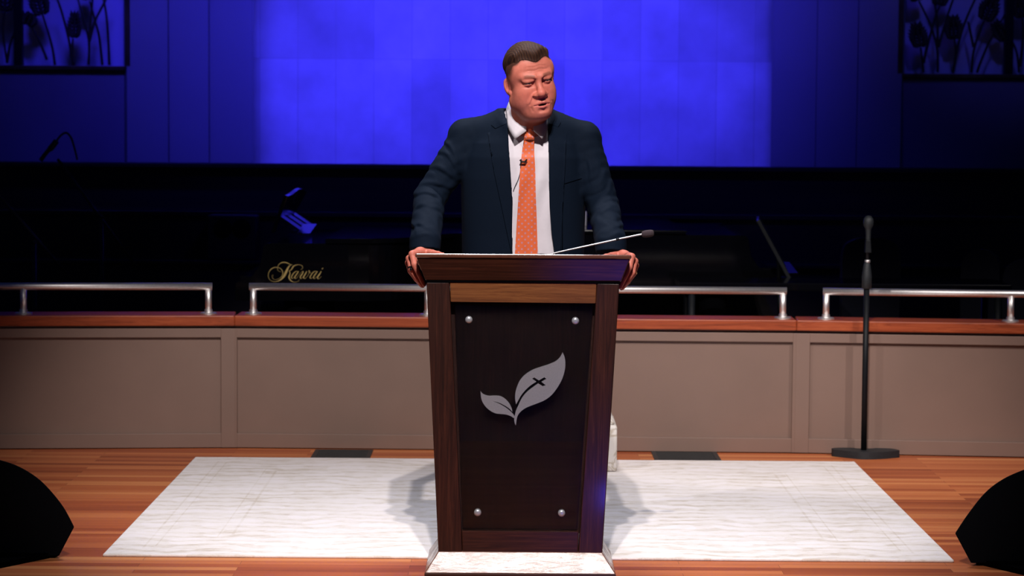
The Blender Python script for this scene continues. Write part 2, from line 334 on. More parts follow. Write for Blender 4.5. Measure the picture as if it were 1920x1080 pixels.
# low panelled wall in three facets
J1 = PZ(441, 839.5, 0); J2 = PZ(1489, 849.3, 0)
JL = PZ(0, 841.8, 0); JL = J1+(JL-J1)*2.0
JR = PZ(1920, 857.5, 0); JR = J2+(JR-J2)*2.0
def facet(name, A, Bp, stile):
    d = (Bp-A); L = d.length; ang = math.atan2(d.y, d.x)
    Mx = Matrix.Translation(A) @ Matrix.Rotation(ang, 4, 'Z')
    def mk(n, boxes, mm, parent=None, bev=0.002):
        bm = B()
        for q in boxes: box(bm, *q)
        bmesh.ops.transform(bm, matrix=Mx, verts=bm.verts)
        o = obj(n, bm, mm, bevel=bev)
        if parent: o.parent = parent
        return o
    body = mk(name, [(0, L, 0, 0.16, 0, 0.586)], M['paint'], None, 0); body['kind'] = 'structure'
    mk('top_rail', [(0, L, -0.020, 0.004, 0.530, 0.573)], M['paint'], body)
    mk('bottom_rail', [(0, L, -0.018, 0.004, 0.004, 0.072)], M['paint'], body)
    for u0, u1 in stile: mk('stile', [(u0, u1, -0.022, 0.003, 0.004, 0.573)], M['paint'], body)
    cap = mk('wall_cap', [(0.001, L-0.001, -0.036, 0.20, 0.586, 0.636)], M['cap_wood'], body, 0.006)
    return Mx, L, ang
ML, LL, angL = facet('wall_front_left', JL, J1, [((J1-JL).length-0.066, (J1-JL).length)])
MM, LM, angM = facet('wall_front_middle', J1, J2, [(0.0, 0.012), ((J2-J1).length-0.016, (J2-J1).length)])
MR, LR, angR = facet('wall_front_right', J2, JR, [(0.0, 0.066)])

def handrail(label, Mx, posts, x0, x1, closed0, closed1):
    # posts / ends given as distances along the facet
    t = thing('handrail', label, 'handrail', Mx @ Vector(((posts[0]), 0.045, 0.636)), 0, 'steel handrails on the low wall')
    bm = tube(B(), [Mx @ Vector((x0, 0.045, 0.768)), Mx @ Vector((x1, 0.045, 0.768))], 0.0175, 20)
    obj('rail', bm, M['steel'], t, True)
    for u in posts:
        bm = lathe(B(), [(0.0155, 0.0), (0.0155, 0.13)], Mx @ Vector((u, 0.045, 0.638)), 18); obj('post', bm, M['steel'], t, True)
        bm = lathe(B(), [(0.040, 0), (0.040, 0.006), (0.036, 0.009), (0.020, 0.010), (0.019, 0.022), (0.0165, 0.024)], Mx @ Vector((u, 0.045, 0.636)), 24)
        obj('flange', bm, M['steel'], t, False)
def along(Mx, px, py):                                # where a pixel's ray at rail height meets the facet line, as distance along it
    inv = Mx.inverted(); v = CAM_ROT @ Vector(((px-960)/FPX, (540-py)/FPX, -1)); o_ = inv @ Vector((0, 0, H)); q = inv.to_3x3() @ v
    return (o_+q*((0.045-o_.y)/q.y)).x
handrail('steel handrail at the left end of the low wall', ML, [along(ML, 44, 570), along(ML, 391, 570)], along(ML, -300, 540), along(ML, 398, 540), 0, 1)
handrail('long steel handrail running behind the lectern', MM, [along(MM, 475, 570), along(MM, 802, 570), along(MM, 1135, 570), along(MM, 1468, 570)], along(MM, 467.5, 540), along(MM, 1475, 548), 1, 1)
handrail('steel handrail behind the microphone stand', MR, [along(MR, 1549, 570), along(MR, 1895, 575)], along(MR, 1543, 548), along(MR, 2200, 550), 1, 0)

# floor vents
for (x0, x1, yn, yf, lab) in ((582, 700, 860, 845, 'black floor vent left of the lectern at the foot of the low wall'), (1228, 1342, 865, 847.5, 'black floor vent right of the lectern at the foot of the low wall')):
    a = PZ(x0, yn, 0); c = PZ(x1, yf, 0); y0, y1 = min(a.y, c.y), max(a.y, c.y)
    t = thing('floor_vent', lab, 'vent', ((a.x+c.x)/2, (y0+y1)/2, 0), 0, 'black floor vents')
    bm = B()
    box(bm, a.x, c.x, y0, y0+0.02, 0.0, 0.005); box(bm, a.x, c.x, y1-0.02, y1, 0, 0.005); box(bm, a.x, a.x+0.02, y0+0.02, y1-0.02, 0, 0.005); box(bm, c.x-0.02, c.x, y0+0.02, y1-0.02, 0, 0.005)
    obj('frame', bm, M['vent'], t)
    bm = box(B(), a.x+0.02, c.x-0.02, y0+0.02, y1-0.02, 0.0, 0.001)
    k = 0
    yy = y0+0.028
    while yy < y1-0.03: box(bm, a.x+0.02, c.x-0.02, yy, yy+0.008, 0.001, 0.004); yy += 0.017
    obj('grille', bm, M['vent'], t)

# choir wall of dark timber tiers and the rear walls
YB = 16.5
zt = P(960, 310, 14.6).z
bm = box(B(), -5, 5, 14.6, 14.75, 0, zt); cw = struct('wall_choir', bm, M['choir_wood'])
bm = box(B(), -5, 5, 14.53, 14.78, zt-0.03, zt); o = obj('ledge', bm, M['choir_wood'], cw, bevel=0.006)
z2 = P(960, 400, 14.1).z; bm = box(B(), -5, 5, 14.1, 14.6, 0, z2-0.03); tr = struct('trim_1', bm, M['choir_wood'])
bm = box(B(), -5, 5, 14.07, 14.6, z2-0.03, z2); obj('ledge', bm, M['choir_wood'], tr, bevel=0.005)
z3 = P(960, 492, 13.8).z; bm = box(B(), -5, 5, 13.8, 14.1, 0, z3-0.025); tr = struct('trim_2', bm, M['choir_wood'])
bm = box(B(), -5, 5, 13.77, 14.1, z3-0.025, z3); obj('ledge', bm, M['choir_wood'], tr, bevel=0.005)

xl, xr = P(476, 160, YB).x, P(1447, 160, YB).x
bm = box(B(), xl-0.15, xr+0.15, YB, YB+0.2, 0, 5.2); struct('wall_back', bm, M['bluewall'])
def strips(name, edges, sgn):
    # three flat strips stepping out from the centre wall, each turned a little to the side
    for k, (pa, pb, ya, yb) in enumerate(edges):
        A, Bp = P(pa, 170, ya), P(pb, 170, yb); t = (Bp-A); nrm = Vector((-t.y, t.x, 0)).normalized()
        if nrm.y < 0: nrm = -nrm
        bm = hexa(B(), [(A.x, A.y, 0), (Bp.x, Bp.y, 0), (Bp.x+nrm.x*.1, Bp.y+nrm.y*.1, 0), (A.x+nrm.x*.1, A.y+nrm.y*.1, 0),
                        (A.x, A.y, 5.2), (Bp.x, Bp.y, 5.2), (Bp.x+nrm.x*.1, Bp.y+nrm.y*.1, 5.2), (A.x+nrm.x*.1, A.y+nrm.y*.1, 5.2)])
        struct(name, bm, M['pilaster'], bevel=0.004)
strips('wall_back_left', [(238, 315.5, 15.55, 15.65), (316.5, 391.5, 15.70, 15.80), (392.5, 476, 15.85, 16.0)], 1)
strips('wall_back_right', [(1690, 1608, 15.55, 15.65), (1607, 1531, 15.70, 15.80), (1530, 1446, 15.85, 16.0)], -1)

def wheat_window(name, xi, zb, xo, sgn, y, stalks, faint, mull, pxs):
    # a bronze wheat grille standing in front of a pale backing panel, in a brass frame, over a dark wall
    x0, x1 = min(xi, xo), max(xi, xo)
    fr = B()
    box(fr, x0, x1, y-0.03, y+0.03, zb-0.030, zb); xe = xi
    box(fr, min(xe, xe+sgn*0.035), max(xe, xe+sgn*0.035), y-0.05, y+0.03, zb, 5.0)
    w_ = struct(name, fr, M['brass'], bevel=0.004)
    bm = box(B(), x0, x1, y+0.20, y+0.24, zb-0.03, 5.0); obj('pane', bm, M['pane_back'], w_)
    bm = box(B(), min(mull), max(mull), y-0.03, y+0.03, zb, 5.0); obj('mullion', bm, M['black'], w_)
    for st in stalks:
        pts, head = st
        q = smoothpts([P(a, c, y) for a, c in pts], 6)
        bm = tube(B(), q, [0.0095-0.003*i/len(q) for i in range(len(q))], 8)
        s_ = obj('wheat_stalk', bm, M['wheat'], w_, True)
        if head:
            (bx, by), (tx, ty), wd = head
            bm = B(); b0 = P(bx, by, y); t0 = P(tx, ty, y); ax_ = (t0-b0); L = ax_.length; ax_.normalize(); side = Vector((ax_.z, 0, -ax_.x))
            wdm = wd/FPX*y
            nrow = 7
            for i in range(nrow):                      # rows of pointed grains either side of the ear
                f = i/(nrow-1); ww = wdm*(0.62+0.6*math.sin(math.pi*min(1, 0.25+f*0.8)))*0.5
                for s in (-1, 0, 1):
                    c0 = b0+ax_*L*(0.04+0.72*f)+side*s*ww*0.25
                    tip = c0+ax_*L*0.27+side*s*ww*0.95
                    tube(bm, [c0, c0*0.62+tip*0.38+side*s*ww*0.12, tip], [0.006, wdm*0.17, 0.0015], 8)
            obj('wheat_ear', bm, M['wheat'], s_, True)
    return w_
YW = 15.6
zl = P(232, 124, YW).z; zr = P(1695, 138, YW).z
xL, xR = P(236, 60, YW).x, P(1692, 60, YW).x
sl = [([(99, 112), (155, 40), (175, -40)][:0] or [(8, 20), (6, 60), (13, 118)], ((8, 24), (14, -40), 27)),
      ([(13, 118), (20, 80), (34, 45), (44, 20)], None),
      ([(103, 122), (97, 85), (80, 28)], ((80, 30), (66, -22), 28)),
      ([(138, 122), (128, 70), (115, 20), (104, -10)], None),
      ([(134, 105), (137, 72)], ((139, 73), (140, 20), 20)),
      ([(166, 122), (167, 80), (158, 40), (145, -5)], None),
      ([(167, 85), (170, 40), (174, -5)], None),
      ([(168, 78), (178, 40), (198, 0), (206, -20)], None),
      ([(192, 122), (186, 70), (178, 38), (168, 2)], ((166, 2), (158, -50), 24)),
      ([(205, 122), (202, 60), (198, 20), (190, -20)], None),
      ([(88, 112), (75, 80), (57, 45)], ((50, 48), (60, 24), 24))]
wheat_window('window_1', xL, zl, P(-420, 60, YW).x, 1, YW, sl, [], (P(27.5, 60, YW).x, P(42.5, 60, YW).x), None)
def mr(px, py): return (1690+px*230/1656, py*150/1080)
sr = [([mr(300, 980), mr(280, 800), mr(262, 640)], (mr(262, 650), mr(190, 300), 26)),
      ([mr(300, 850), mr(350, 620), mr(410, 400), mr(470, 200), mr(520, 80)], (mr(505, 85), mr(560, -230), 26)),
      ([mr(490, 980), mr(485, 680), mr(410, 380), mr(320, 180), mr(235, 10)], (mr(235, 20), mr(140, -300), 26)),
      ([mr(492, 620), mr(485, 300), mr(460, 100), mr(440, -30)], None),
      ([mr(500, 640), mr(560, 420), mr(620, 220), mr(690, 20), mr(720, -60)], None),
      ([mr(695, 980), mr(735, 720), mr(715, 520)], (mr(712, 540), mr(695, 200), 26)),
      ([mr(735, 730), mr(810, 440), mr(900, 200), mr(990, 0), mr(1020, -80)], None),
      ([mr(945, 980), mr(975, 700), mr(1050, 440), mr(1120, 280)], (mr(1115, 290), mr(1260, -70), 28)),
      ([mr(1020, 980), mr(1110, 740), mr(1230, 480), mr(1400, 200)], None),
      ([mr(1400, 560), mr(1390, 540)], (mr(1410, 550), mr(1250, 290), 22)),
      ([mr(1590, 980), mr(1560, 720), mr(1490, 540)], None),
      ([mr(1600, 900), mr(1640, 560), mr(1640, 300), mr(1630, 240)], (mr(1630, 250), mr(1580, -40), 24)),
      ([mr(975, 640), mr(925, 400), mr(900, 290)], None)]
wheat_window('window_2', xR, zr, P(2340, 60, YW).x, -1, YW, sr, [], (P(1884, 60, YW).x, P(1899, 60, YW).x), None)
# dark wall fields under the wheat windows
bm = box(B(), P(-420, 60, YW).x, xL-0.012, YW, YW+0.05, 0, zl-0.03); struct('wall_side_left', bm, M['back_dark'])
bm = box(B(), xR+0.012, P(2340, 60, YW).x, YW, YW+0.05, 0, zr-0.03); struct('wall_side_right', bm, M['back_dark'])

# ------------------------------------------------------------------ rug
a, c = PZ(195, 1041, 0.01), PZ(1793, 1048, 0.01); d, e = PZ(362, 857, 0.01), PZ(1597, 864.5, 0.01)
ry0, ry1 = (a.y+c.y)/2, (d.y+e.y)/2; rx = (a.x+c.x+d.x+e.x)/4; rw = (c.x-a.x+e.x-d.x)/4
bm = box(B(), -rw, rw, -(ry1-ry0)/2, (ry1-ry0)/2, 0, 0.010)
rug = obj('area_rug', bm, M['rug'], bevel=0.004); rug.location = (rx, (ry0+ry1)/2, 0.0)
setp(rug, 'large pale cream rug with faded floral pattern under the lectern', 'rug')

# ------------------------------------------------------------------ lectern
LX = 0.030; YF = 7.91; YR = 8.27
ZB, ZT = 0.08, 1.004
lec = thing('lectern', 'dark walnut lectern with silver leaf and cross emblem on a glass front', 'lectern', (LX, YF, 0))
def fx_(px, py): p = P(px, py, YF); return p.x, p.z
def front(poly, y0, y1, mm, name, parent=lec, bevel=0.0, smooth=False):
    return obj(name, prism(B(), [fx_(*p) for p in poly], y0, y1), mm, parent, smooth, bevel=bevel)
# stiles, rails and panel of the front, then the sides and back
front([(799.5, 529), (842.5, 529), (867, 1041), (822, 1041)], YF, YF+0.05, M['walnut_z'], 'stile', bevel=0.003)
front([(1119.5, 531), (1161.5, 532), (1129, 1044), (1084, 1043)], YF, YF+0.05, M['walnut_z'], 'stile', bevel=0.003)
front([(843.4, 529), (1118.6, 531), (1117, 569), (845, 566)], YF+0.001, YF+0.05, M['walnut_light'], 'top_rail', bevel=0.003)
front([(865.6, 996), (1085.3, 997.5), (1083.5, 1043), (867.4, 1041)], YF+0.001, YF+0.05, M['walnut_x'], 'bottom_rail', bevel=0.003)
front([(840, 560), (1122, 563), (1090, 1005), (862, 1003)], YF+0.045, YF+0.06, M['walnut_panel'], 'panel')
bl, br_ = fx_(822, 1041), fx_(1129, 1044); tl, tr_ = fx_(799.5, 529), fx_(1161.5, 532)
for s, lo, hi in ((1, bl, tl), (-1, br_, tr_)):
    bm = hexa(B(), [(lo[0], YF+0.05, lo[1]), (lo[0]+s*0.02, YF+0.05, lo[1]), (lo[0]+s*0.02, YR, lo[1]), (lo[0], YR, lo[1]),
                    (hi[0], YF+0.05, hi[1]), (hi[0]+s*0.02, YF+0.05, hi[1]), (hi[0]+s*0.02, YR, hi[1]), (hi[0], YR, hi[1])])
    obj('side_panel', bm, M['walnut_z'], lec, bevel=0.002)
bm = box(B(), LX-0.30, LX+0.31, YF+0.06, YR-0.01, 0.55, 0.57); obj('shelf', bm, M['walnut_x'], lec)
bm = box(B(), fx_(799, 527)[0], fx_(1162, 529)[0], YF-0.003, YR-0.01, fx_(980, 529.8)[1], fx_(980, 523)[1]); obj('painted_shadow_gap', bm, M['gap'], lec)  # solid black strip painted as the shade between rim and body
# top: outward sloping rim and a desk that falls towards the speaker
zb0 = P(960, 526, YF).z; zt0 = P(980, 484, YF-0.03).z
xb0, xb1 = P(797.5, 524, YF).x, P(1165, 529, YF).x; xt0, xt1 = P(781, 483, YF-0.03).x, P(1181.5, 487, YF-0.03).x
def zr_(z): return z-0.075
rim = hexa(B(), [(xb0, YF-0.005, zb0), (xb1, YF-0.005, zb0), (xb1, YR+0.03, zb0-0.02), (xb0, YR+0.03, zb0-0.02),
                 (xt0, YF-0.035, zt0), (xt1, YF-0.035, zt0), (xt1, YR+0.08, zr_(zt0)), (xt0, YR+0.08, zr_(zt0))])
obj('rim', rim, M['walnut_x'], lec, bevel=0.003)
bm = B(); e_ = 0.004
prof = [(YF-0.041, zt0), (YF-0.041, zt0+0.014), (YF+0.11, zt0+0.003), (YR+0.088, zr_(zt0)+0.010), (YR+0.088, zr_(zt0)-0.001)]
A_ = [bm.verts.new((xt0-e_, y, z)) for y, z in prof]; B_ = [bm.verts.new((xt1+e_, y, z)) for y, z in prof]
bm.faces.new(A_); bm.faces.new(B_[::-1])
for i in range(5): bm.faces.new([A_[i], B_[i], B_[(i+1) % 5], A_[(i+1) % 5]])
obj('desk_top', bm, M['desk_varnish'], lec, bevel=0.007, seg=4)
# plinth: low block with faces flaring outward
z0 = 0.079; z1 = 0.0115
x0, x1 = bl[0], br_[0]; fo = 0.047; so = 0.046
bm = hexa(B(), [(x0-so, YF-fo, z1), (x1+so, YF-fo, z1), (x1+so, YR+0.02, z1), (x0-so, YR+0.02, z1),
                (x0, YF, z0), (x1, YF, z0), (x1, YR, z0), (x0, YR, z0)])
obj('plinth', bm, M['plinth'], lec, bevel=0.003)
bm = box(B(), x0-so, x1+so, YF-fo, min(YR+0.02, ry0-0.004), 0.0, z1-0.0005); obj('plinth_base', bm, M['walnut_x'], lec, bevel=0.002)
# glass front, stand-off bolts and emblem
g = front([(853, 573), (1111, 576), (1081, 993), (868, 991)], YF+0.012, YF+0.018, M['glass'], 'glass_front')
for px, py in ((879, 600), (1079, 602), (895.5, 962), (1053, 963)):
    p = P(px, py, YF); o = lathe(B(), [(0.0115, -0.024), (0.0115, -0.004), (0.0125, 0.0), (0.0125, 0.005), (0.010, 0.009), (0.004, 0.0108)], (p.x, YF+0.012, p.z), 24, (0, -1, 0))
    obj('standoff_bolt', o, M['bolt'], lec, True)
def em(zx, zy): return P(880+zx*200/1271, 640+zy*170/1080, YF)
def emb(pts, k=6): return [(q.x, q.z) for q in smoothpts([em(*p) for p in pts], k)]
upper = emb([(557, 752), (546, 690), (548, 620), (565, 550), (600, 470), (650, 410), (710, 365), (780, 330), (870, 300), (960, 270), (1030, 237), (1080, 190), (1112, 132)]) + \
        emb([(1112, 132), (1135, 190), (1144, 260), (1136, 350), (1105, 450), (1050, 550), (980, 640), (900, 700), (820, 735), (740, 765), (670, 795), (610, 840), (575, 890), (562, 945), (555, 1005)])[1:] + \
        emb([(555, 1005), (540, 970), (534, 930), (541, 905), (538, 900)])[1:]
# right side of the open stem, round the cross, back down the left side of the stem
stem_r = emb([(538, 900), (555, 830), (590, 750), (630, 670), (690, 600), (760, 545), (820, 503)])
cross = [em(*p) for p in [(875, 538), (910, 522), (860, 484), (918, 447), (893, 428), (828, 466), (775, 430), (748, 445), (797, 482)]]
stem_l = emb([(797, 482), (730, 525), (670, 580), (620, 640), (585, 700), (557, 752)])
big = upper+stem_r[1:]+[(q.x, q.z) for q in cross[:-1]]+stem_l[:-1]
small = emb([(132, 595), (165, 630), (230, 650), (300, 648), (370, 655), (430, 690), (475, 740), (505, 800), (513, 840)])[:-1] + \
        emb([(513, 840), (480, 805), (430, 770), (350, 730), (278, 712)], 4)[:-1] + emb([(278, 712), (345, 738), (420, 780), (480, 825), (520, 865), (541, 902), (530, 915)], 4)[:-1] + \
        emb([(530, 915), (490, 890), (440, 873), (370, 865), (310, 857), (240, 820), (180, 760), (145, 690), (132, 595)])[:-1]
for poly in (big, small): obj('leaf_emblem', prism(B(), poly, YF+0.000, YF+0.008), M['emblem'], lec, label='silver leaf emblem pierced by a cross' if poly is big else 'small silver leaf emblem')

# gooseneck microphone on the desk
gm = thing('gooseneck_microphone', 'thin gooseneck microphone leaning right from the lectern top', 'microphone', (P(1035, 480, 8.0).x, 8.0, zt0+0.014))
Yg = 8.02
pts = [P(1015, 482, Yg), P(1040, 474.5, Yg), P(1090, 463.5, Yg), P(1158, 448.8, Yg), P(1185, 443, Yg), P(1207, 438.5, Yg)]
obj('shaft', tube(B(), smoothpts(pts, 5), 0.0031, 10), M['shaft'], gm, True)
bm = lathe(B(), [(0.022, 0), (0.022, 0.003), (0.010, 0.005)], (P(1015, 482, Yg).x, Yg, zt0+0.003), 20); obj('base', bm, M['black'], gm, True)
a, c = P(1203, 439.5, Yg), P(1226, 436.5, Yg); dd = (c-a)
obj('windscreen', lathe(B(), [(0.006, 0), (0.0105, 0.004), (0.0125, 0.014), (0.0125, 0.032), (0.0105, dd.length-0.003), (0.006, dd.length)], a, 20, dd), M['foam'], gm, True)
obj('collar', tube(B(), [P(1155, 449.5, Yg), P(1161, 448.2, Yg)], 0.0046, 10), M['black'], gm, True)

# ------------------------------------------------------------------ microphone stand
ms = PZ(1624, 857, 0.0); my = ms.y
Xs = P(1622, 700, my).x
st = thing('microphone_stand', 'tall black microphone stand on a round-cornered base by the low wall', 'microphone stand', (Xs, my, 0))
bp_ = [(-0.155, 0.015), (-0.150, 0.045), (-0.11, 0.062), (-0.05, 0.062), (-0.035, 0.045), (0.035, 0.045), (0.06, 0.060), (0.13, 0.045), (0.155, 0.005), (0.15, -0.012), (0.09, -0.045), (0.03, -0.066), (-0.02, -0.07), (-0.06, -0.055), (-0.13, -0.008)]
bp_ = [(Xs+0.01+a*1.0, my+b_*1.15) for a, b_ in [(q.x, q.y) for q in smoothpts([(a, b_, 0) for a, b_ in bp_], 4, True)]]
obj('stand_base', prism(B(), bp_, 0.0, 0.034, 'xy'), M['rubber'], st, bevel=0.010, seg=3)
zc = P(1622, 540, my).z
obj('pole', tube(B(), [(Xs, my, 0.03), (Xs, my, zc)], 0.0135, 16), M['black'], st, True)
c = P(1624, 490, my)
obj('clutch', lathe(B(), [(0.0135, 0), (0.0225, 0.004), (0.0235, 0.06), (0.017, 0.11), (0.012, 0.128)], (Xs, my, zc-0.005), 20), M['rubber'], st, True)
obj('clutch_ring', lathe(B(), [(0.0125, 0), (0.0135, 0.002), (0.0135, 0.011), (0.0125, 0.013)], (Xs+0.002, my, c.z-0.006), 20), M['steel'], st, True, 'chrome ring')
obj('upper_tube', tube(B(), [(Xs+0.001, my, c.z), (Xs+0.001, my, P(1624, 425, my).z)], 0.008, 12), M['black'], st, True)
obj('clip', hexa(B(), [(Xs-0.012, my-0.02, c.z+0.04), (Xs+0.018, my-0.02, c.z+0.04), (Xs+0.018, my+0.012, c.z+0.04), (Xs-0.012, my+0.012, c.z+0.04), (Xs-0.010, my-0.016, c.z+0.10), (Xs+0.014, my-0.016, c.z+0.10), (Xs+0.014, my+0.01, c.z+0.10), (Xs-0.010, my+0.01, c.z+0.10)]), M['black'], st, bevel=0.004)
mt = P(1625, 404, my).z
mic = lathe(B(), [(0.009, 0), (0.011, 0.02), (0.013, 0.09), (0.0145, 0.10), (0.0235, 0.115), (0.0245, 0.13), (0.0225, 0.145), (0.013, 0.158), (0.004, 0.161)], (Xs+0.003, my, mt-0.161), 20)
mo = obj('microphone', mic, M['rubber'], None, True); setp(mo, 'black handheld microphone clipped upright on the stand right of the lectern', 'microphone')

# ------------------------------------------------------------------ floor monitors
def monitor(label, Y, pts, sgn, depth, foot):
    t = thing('stage_monitor', label, 'loudspeaker', (P(*pts[-1], Y).x, Y, 0), 0, 'black wedge monitors at the edges')
    arc = [(q.x, q.y) for q in smoothpts([(a, c, 0) for a, c in pts[:-2]], 5)]
    poly = [(P(a, c, Y).x, P(a, c, Y).z) for a, c in arc+pts[-2:]]
    # close the section outside the frame: sloping grille and flat bottom
    cab = prism(B(), poly, Y, Y+depth)
    for v in cab.verts:                               # the cabinet narrows towards its back
        if v.co.y > Y+0.01: v.co.x = poly[-1][0]+(v.co.x-poly[-1][0])*0.55; v.co.z *= 0.55
    obj('cabinet', cab, M['grille'], t, bevel=0.004)
    xs = [p[0] for p in poly]; g0, g1 = poly[0], poly[1]
    bm = hexa(B(), [(poly[-1][0], Y+0.02, poly[-1][1]+0.02), (poly[-1][0]-sgn*0.006, Y+0.02, poly[-1][1]+0.02), (poly[-1][0]-sgn*0.006, Y+depth-0.04, poly[-1][1]+0.02), (poly[-1][0], Y+depth-0.04, poly[-1][1]+0.02),
                    (poly[0][0], Y+0.02, poly[0][1]-0.02), (poly[0][0]-sgn*0.006, Y+0.02, poly[0][1]-0.02), (poly[0][0]-sgn*0.006, Y+depth-0.02, poly[0][1]-0.02), (poly[0][0], Y+depth-0.02, poly[0][1]-0.02)])
    for v in bm.verts:
        if v.co.y > Y+0.1: v.co.x = poly[-1][0]+(v.co.x-poly[-1][0])*0.55; v.co.z *= 0.55
    obj('grille', bm, M['black'], t)
    obj('dark_plate', prism(B(), [(PZ(a, c, 0.0).x, PZ(a, c, 0.0).y) for a, c in foot], 0.0, 0.02, 'xy'), M['gap'], t)  # black plate added for the dark area below the cabinet's front edge
yl = PZ(60, 1047, 0.0).y
lp = [(-66, 852)]+[(-30, 855), (0, 862), (33, 873), (67, 893), (93, 917), (120, 951), (140, 988), (111, 1043), (-170, 1042)]
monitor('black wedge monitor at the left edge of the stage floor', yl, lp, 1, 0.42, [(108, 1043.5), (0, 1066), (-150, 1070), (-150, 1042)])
yr_ = PZ(1860, 1062, 0.0).y
rp = [(1990, 866), (1955, 869), (1920, 880), (1880, 898), (1846, 924), (1814, 964), (1790, 1000), (1820, 1056), (2090, 1058)]
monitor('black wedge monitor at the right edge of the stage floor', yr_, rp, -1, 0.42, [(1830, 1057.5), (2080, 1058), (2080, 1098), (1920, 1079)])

# ------------------------------------------------------------------ draped ottoman behind the lectern
oy = PZ(1140, 885, 0.01).y; orx = P(1157, 840, oy).x; olx = orx-0.72
ot = thing('ottoman', 'cream damask covered ottoman showing at the right edge of the lectern', 'ottoman', ((orx+olx)/2, oy+0.2, 0.010))
zs = P(1157, 798, oy).z
bm = hexa(B(), [(olx, oy, 0.011), (orx, oy, 0.011), (orx, oy+0.4, 0.011), (olx, oy+0.4, 0.011), (olx, oy, zs), (orx, oy, zs), (orx, oy+0.4, zs), (olx, oy+0.4, zs)])
obj('skirt', bm, M['damask'], ot, bevel=0.012, seg=3)
bm = hexa(B(), [(olx+.002, oy+.002, zs-0.004), (orx-.002, oy+.002, zs-0.004), (orx-.002, oy+0.398, zs-0.004), (olx+.002, oy+0.398, zs-0.004), (olx+0.07, oy+0.05, zs+0.14), (orx-0.07, oy+0.05, zs+0.14), (orx-0.07, oy+0.35, zs+0.14), (olx+0.07, oy+0.35, zs+0.14)])
obj('cushion', bm, M['damask'], ot, bevel=0.03, seg=4)
